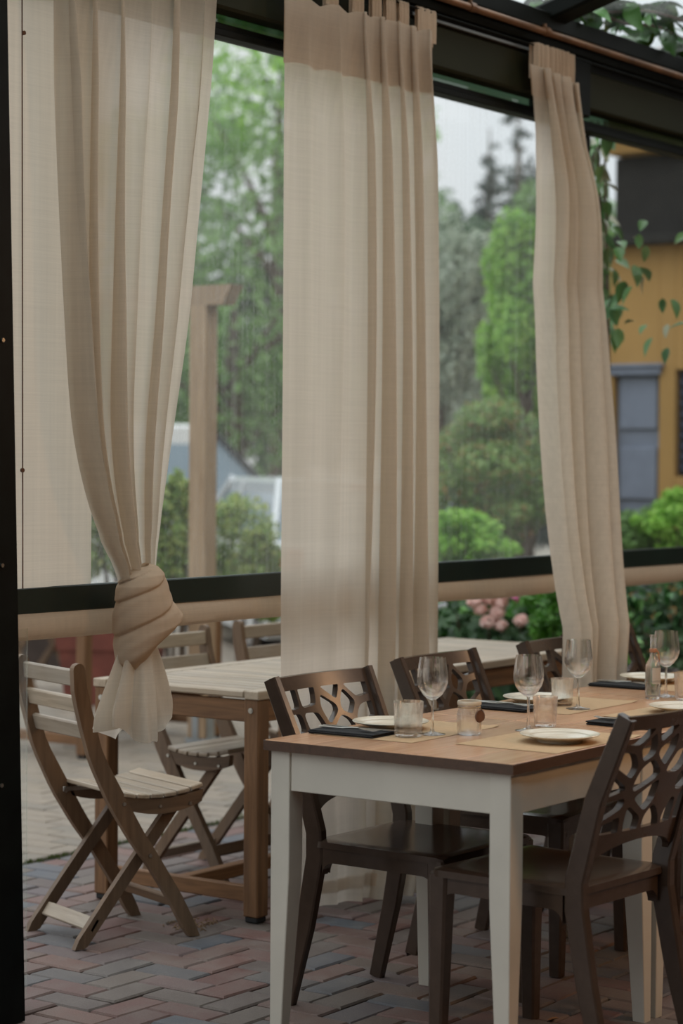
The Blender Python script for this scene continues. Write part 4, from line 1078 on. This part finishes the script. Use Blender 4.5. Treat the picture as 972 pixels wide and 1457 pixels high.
# laurel behind the far chairs: leaves one by one in front, a dark mass behind
c = at(945, 890, 10.9); base = np.array([c[0], c[1], 0.])
la = thing('laurel_bush', 'dark glossy laurel bush behind the far chairs, right of the bunched curtain', 'shrub', base, 0, 'shrubs in the courtyard')
pts = [at(r.uniform(858, 1010), r.uniform(805, 975), 10.5+abs(r.normal(0, .25))) for k in range(250)]
leaf_parts(la, 'leaf', LR, rel(pts, base), .085, .36, 53, .7)
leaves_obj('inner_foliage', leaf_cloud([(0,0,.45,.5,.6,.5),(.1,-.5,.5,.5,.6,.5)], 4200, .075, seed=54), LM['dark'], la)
b = MB()
for k in range(12):
    a = k*.55; b.tube([(.05*math.cos(a),.05*math.sin(a),0),(.25*math.cos(a),.25*math.sin(a),.4),(.4*math.cos(a),.4*math.sin(a),.8)], [.011,.008,.003], 6)
b.obj('stems', M['bark'], la)
c = at(917, 945, 9.6); t = thing('flowerpot', 'dark pot with a small leafy plant behind the last far chair', 'pot', (c[0], c[1], 0.))
b = MB(); b.lathe([(.0001,0),(.11,0),(.14,.50),(.155,.50),(.155,.54),(.135,.54),(.13,.49),(.0001,.48)], 24); b.obj('pot_body', M['darkpot'], t, smooth=SM)
pts = [(r.normal(0,.07), r.normal(0,.07), .56+abs(r.normal(0,.07))) for k in range(34)]
leaf_parts(t, 'leaf', LH, pts, .075, .5, 55, .5)

# planters at the left
def trough(loc, rzv, L, W_, H_, label, mat):
    t = thing('planter', label, 'planter', loc, rzv, 'planters in the courtyard')
    b = MB()
    def ring(k, z): return [[-L/2*k,-W_/2*k,z],[L/2*k,-W_/2*k,z],[L/2*k,W_/2*k,z],[-L/2*k,W_/2*k,z]]
    P = np.array([ring(.84,0),ring(.95,H_*.74),ring(1.0,H_*.74),ring(1.02,H_),ring(.95,H_),ring(.93,H_*.9)]); b.grid(P, wrap=True); b.add(P[0], [[3,2,1,0]]); b.obj('trough', mat, t)
    b = MB(); b.add(np.array(ring(.935, H_*.92)), [[0,1,2,3]]); b.obj('soil', M['soil'], t)
    return t
c = at(160, 1000, 13.0); trough((c[0], c[1], 0), 2.15, .62, .36, .44, 'terracotta trough behind the nearest folding chair, holding a leafy shrub', M['terra'])
shrub('yellow_shrub', 'yellow-green shrub in the terracotta trough, half behind the knotted curtain', 170, 735, 13.0, .28, .45, 5200, .05, LM['yellow'], 44, z0=.41, up=.5)
shrub('yellow_shrub', 'yellow-green shrub between the knotted curtain and the pergola post', 250, 760, 12.9, .17, .45, 4200, .05, LM['yellow'], 43, up=.5)
shrub('yellow_shrub', 'yellow-green shrub right of the pergola post, before the parked cars', 352, 790, 14.2, .30, .50, 5600, .05, LM['yellow'], 45, up=.5)
c = at(44, 975, 15.2); trough((c[0], c[1], 0), 2.15, .5, .34, .36, 'dark trough of bright leaves by the black post', M['darkpot'])
shrub('fresh_shrub', 'bright green plant in the dark trough by the black post', 46, 908, 15.2, .22, .12, 900, .05, LM['fresh'], 46, z0=.33, up=.5, nb=4)
c = at(332, 900, 17.8)
t = thing('stone_slab', 'pale stone slab lying tilted on the gravel beyond the pergola post', 'slab', (c[0], c[1], .0), .5)
b = MB(); b.cbox((-.22,-.16,.0),(.22,.16,.11), .02, M=Matrix.Rotation(.12, 4, 'X')); b.obj('slab_top', M['stone'], t)
c = at(385, 893, 17); shrub('fresh_shrub', 'low yellow-green plant left of the middle curtain, behind a folding chair', 388, 889, 16.5, .14, .10, 700, .06, LM['fresh'], 47, up=.4, nb=4)
# pergola
t = thing('pergola', 'pale timber pergola post with a pointed beam end, outside the left window', 'pergola', (8.65,7.02,0))
b = MB(); b.cbox((-.05,-.055,.03),(.05,.055,2.24),.006); ps = b.obj('post', M['pine'], t)
b = MB(); b.cbox((-.058,-.062,0),(.058,.062,.03),.003); b.cbox((-.056,-.02,.03),(-.051,.02,.17),.001); b.cbox((-.03,-.061,.03),(.03,-.056,.17),.001); b.obj('post_shoe', M['zinc'], ps)
b = MB(); b.prism([(-.22,2.335),(-.16,2.235),(3.3,2.235),(3.3,2.335)], 'x', -.05, .05); b.obj('beam', M['pine'], t)
b = MB(); b.cbox((-.05,3.1,.0),(.05,3.2,2.24),.006); b.obj('post', M['pine'], t)

# parked cars
def car(label, loc, rzv, L, W_, H_, paint, belt, seed, tall=False):
    t = thing('parked_car', label, 'car', loc, rzv, 'parked cars')
    hb = belt
    prof = [(-L/2,.32),(-L/2+.02,hb-.10),(-L/2+.10,hb),(L*.14,hb+.01),(L*.33,hb-.06),(L/2-.12,hb-.20),(L/2-.02,hb-.34),(L/2,.36),(L/2-.10,.22),(-L/2+.08,.22)]
    def loft(pr_, name, mat, ws, parent, sm=SM):
        b = MB(); P = []
        for k, (yw, sh) in enumerate(ws):
            cx_ = 0; P.append([[x*(1-sh), yw, z-(.03*sh*10 if z > hb-.15 else 0)] for x, z in pr_])
        P = np.array(P); b.grid(P, wrap=True); n = len(pr_); b.add(P[0], [list(range(n))]); b.add(P[-1], [list(range(n))[::-1]])
        return b.obj(name, mat, parent, smooth=sm)
    w2 = W_/2
    body = loft(prof, 'body', paint, [(-w2,.015),(-w2+.05,0),(w2-.05,0),(w2,.015)], t)
    if tall: gh = [(-L/2+.10,hb-.01),(-L/2+.22,H_-.03),(L*.17,H_-.03),(L*.335,hb-.05)]
    else:    gh = [(-L/2+.14,hb-.01),(-L/2+.55,H_-.03),(L*.06,H_-.03),(L*.24,hb-.01)]
    def cab(g, name, mat, wb, wt):
        b = MB(); zb, zt = hb, H_
        def wz(z): return wb + (wt-wb)*max(0, min(1, (z-zb)/(zt-zb)))
        A = [[x, -wz(z), z] for x, z in g]; B = [[x, wz(z), z] for x, z in g]; n = len(g)
        b.add(A+B, [list(range(n)), [n+i for i in range(n)][::-1]] + [[i,(i+1)%n,n+(i+1)%n,n+i] for i in range(n)]); return b.obj(name, mat, t)
    cab(gh, 'windows', M['carglass'], w2-.06, w2-.20)
    (x1, z1), (x2, z2) = gh[1], gh[2]
    b = MB(); b.cbox((x1-.03,-(w2-.165),H_-.24),(x2+.05,w2-.165,H_),.03); b.obj('roof', paint, t)
    b = MB()
    for s_ in (-1, 1):
        for (xa, za), (xb, zb_) in ((gh[0], gh[1]), (gh[2], gh[3]), ((L*-.08, hb), (L*-.07, H_-.03))):
            b.tube([(xa, s_*(w2-.055), hb), (xb, s_*(w2-.185), H_-.02)] if za < zb_ else [(xa, s_*(w2-.185), H_-.02), (xb, s_*(w2-.055), hb)], 1., sq=(.07,.05,(0,1,0)))
    b.obj('pillars', paint if not tall else M['cardark'], t)
    for sx in (-.31, .31):
        for s_ in (-1, 1):
            b = MB(); y0 = s_*(w2-.10)
            b.tube([(L*sx,y0-.09,.31),(L*sx,y0-.075,.31),(L*sx,y0+.075,.31),(L*sx,y0+.09,.31)], [.28,.31,.31,.28], 24); wh = b.obj('wheel', M['tyre'], t)
            b = MB(); b.tube([(L*sx,y0+s_*.085,.31),(L*sx,y0+s_*.098,.31)], [.20,.18], 20); b.obj('rim', M['rim'], wh)
    for s_ in (-1, 1):
        b = MB(); b.cbox((-L/2-.012,s_*(w2-.14)-.10,hb-.22),(-L/2+.06,s_*(w2-.14)+.10,hb-.06),.012); b.obj('tail_light', M['redlamp'], t)
        b = MB(); b.cbox((L*.24,s_*(w2+.06)-.07,hb+.02),(L*.27,s_*(w2+.06)+.07,hb+.15),.02); b.obj('wing_mirror', paint, t)
    b = MB(); b.cbox((-L/2-.03,-w2+.06,.30),(-L/2+.05,w2-.06,.48),.02); b.obj('rear_bumper', M['cardark'] if tall else paint, t)
    b = MB(); b.cbox((x1-.06,-.14,H_-.08),(x1-.03,.14,H_-.045),.004); b.obj('brake_light', M['redlamp'], t)
    return t
hd = math.atan2(RT[1], RT[0])
c = at(190, 760, 22); car('white van with sloping windscreen parked farthest, seen through the left window', (c[0], c[1], -.04), hd+.12, 4.2, 1.75, 1.84, M['carwhite'], 1.10, 1, True)
c = at(455, 760, 17.5); car('low silver car parked nearer, seen from behind beside the middle curtain', (c[0], c[1], -.04), hd+PI/2+.25, 4.0, 1.70, 1.36, M['carsilver'], .92, 2)

# ochre house at the right
t = thing('house', 'ochre rendered house with blue-grey shutters, behind the right-hand window', 'house', (13.3,7.2,0))
def hb_(lo, hi, nm, mt, c=.004, par=t):
    b = MB(); b.cbox(lo, hi, c); return b.obj(nm, M[mt], par)
hb_((0,-.03,0),(.3,0,2.93), 'wall', 'ochre'); hb_((0,-.50,0),(.3,-.38,2.93), 'wall', 'ochre'); hb_((0,-6,0),(.3,-.85,2.93), 'wall', 'ochre')
hb_((0,-.38,2.08),(.3,-.03,2.93), 'wall', 'ochre'); hb_((0,-.38,0),(.3,-.03,.55), 'wall', 'ochre'); hb_((0,-.85,2.08),(.3,-.5,2.93), 'wall', 'ochre'); hb_((0,-.85,0),(.3,-.5,1.36), 'wall', 'ochre')
hb_((.3,-6,0),(5,0,2.93), 'wall', 'ochre')
hb_((.9,-6,2.93),(5,0,3.62), 'loggia_back', 'loggia'); hb_((-.15,-6,2.93),(.9,.05,2.99), 'loggia_floor', 'loggia'); hb_((.1,-6,2.99),(.16,0.02,3.55), 'loggia_boards', 'loggia')
hb_((-.05,-6,3.56),(5,.02,4.05), 'upper_wall', 'ochre')
b = MB(); b.prism([(-.5,3.98),(2.5,4.7),(5.5,3.98),(5.5,4.08),(2.5,4.82),(-.5,4.08)], 'y', -6.3, .4); b.obj('roof', M['rooftile'], t)
sh = hb_((.06,-.378,.56),(.10,-.032,2.07), 'shutter', 'shutter')
for z in (.72, 1.2, 1.68): hb_((.035,-.35,z),(.06,-.06,z+.36), 'shutter_panel', 'shutter', .008, sh)
hb_((-.03,-.40,2.05),(.02,-.01,2.10), 'lintel', 'shutter'); hb_((-.05,-.42,2.10),(.02,.01,2.125), 'lintel', 'shutter')
sh = hb_((.06,-.84,1.37),(.10,-.51,2.07), 'shutter', 'navy')
for k in range(9): hb_((.03,-.83,1.40+k*.072),(.06,-.52,1.44+k*.072), 'shutter_slat', 'navy', .004, sh)
shrub('house_shrub', 'green shrub against the ochre house under its shutter', 905, 765, 13.2, .30, .22, 3200, .05, LM['mid'], 48, up=.4)
shrub('house_shrub', 'pale green shrub against the ochre house at the edge of view', 965, 745, 13.0, .26, .20, 2600, .05, LM['light'], 49, up=.4)
# vine hanging down beside the right curtain, and its leaves across the roof glass
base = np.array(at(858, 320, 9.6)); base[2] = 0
t = thing('hanging_vine', 'climbing vine with green leaves outside the right-hand window, and pale leaves imitating reflections', 'vine', base)
pts = []
for k in range(115):
    y = r.uniform(190, 470); x = r.normal(848 + (y-190)*.03, 15); pts.append(at(x, y, 9.6+r.normal(0, .15)))
for k in range(26): pts.append(at(r.uniform(865, 980), r.choice([392, 440, 470, 350])+r.normal(0, 16), 9.2+r.normal(0, .1)))  # leaves added before the house wall, imitating leaf reflections in the window
leaf_parts(t, 'leaf', LF+[solidleaf('leaf_reflection_pale', (.36,.38,.26)), LF[1]], rel(pts, base), .085, .55, 56, .9)  # the pale leaf colour stands in for reflections on the plastic
b = MB()
for q in range(3): b.tube([np.array(at(842+q*9, 172, 9.6))-base, np.array(at(846+q*8, 300, 9.6))-base, np.array(at(852+q*7, 480, 9.6))-base, np.array(at(858+q*7, 960, 9.6))-base], [.006,.007,.008,.010], 6)
b.obj('stem', M['bark'], t)
def roofpt(px, py, lift=.07):
    d = FWD + RT*(px-CX)/F - UP*(py-CY)/F          # meets the plane of the glass
    # z = rz(y)+lift  ->  CAMZ + s*dz = 3.06 + RS*(3.98 - s*dy) + lift
    s_ = (3.06 + RS*3.98 + lift - CAMZ)/(d[2] + RS*d[1]); return CAMP + d*s_
b0 = np.array(roofpt(900, 40)); 
t = thing('roof_creeper', 'leafy creeper lying on the glass roof, dark against the sky', 'vine', b0)
pts = []
for (x0, y0, x1, y1, n) in ((800,5,972,30,26),(810,45,975,85,34),(850,15,975,55,30),(830,70,900,60,12),(760,0,800,8,6),(930,5,1000,100,22),(905,60,985,105,14)):
    for k in range(n):
        u = r.uniform(0, 1); pts.append(roofpt(x0+(x1-x0)*u+r.normal(0, 5), y0+(y1-y0)*u+r.normal(0, 6), .07+r.uniform(.0, .05)))
leaf_parts(t, 'leaf', LF[:2], rel(pts, b0), .115, .5, 57, .25)
b = MB()
for (x0, y0, x1, y1) in ((800,5,985,30),(815,42,985,92),(850,15,985,60)):
    b.tube([np.array(roofpt(x0+(x1-x0)*u, y0+(y1-y0)*u+6*math.sin(u*7), .065))-b0 for u in np.linspace(0, 1, 8)], .006, 6)
b.obj('stem', M['bark'], t)

# small litter on the paving
DL = solidleaf('dry_leaf', (.30, .13, .04)); DS = one_leaf('dry_leaf', DL, .055, .6)
for k, (px, py, z, l) in enumerate(((226, 1099, 0, 'single dry orange leaf on the beige paving between chair and table'), (795, 1449, 0, 'single dry orange leaf on the bricks beside the nearest chair leg'), (60, 1290, 0, 'single dry leaf on the bricks beside the black post'))):
    d = FWD + RT*(px-CX)/F - UP*(py-CY)/F; q = CAMP + d*((.006-CAMZ)/d[2])
    o = bpy.data.objects.new('dry_leaf', DS); COL.objects.link(o); o.location = tuple(q); o.rotation_euler = (.1, .2, k*2.1); tag(o, l, 'leaf', 'dry leaves on the paving')
b = MB()
for k in range(70):
    x, y = 5.235+rng.normal(0,.045), 4.275+rng.normal(0,.035); a = rng.uniform(0, PI); q = rng.uniform(.004,.010)
    b.tube([(x-q*math.cos(a), y-q*math.sin(a), .004),(x, y, .004+q*.7),(x+q*math.cos(a), y+q*math.sin(a), .004)], .0016, 5)
tag(b.obj('litter', plain('dry_litter', (.20,.13,.07), .9, .4, 40)), 'dry blossom litter round the foot of the nearest folding chair', 'litter', kind='stuff')
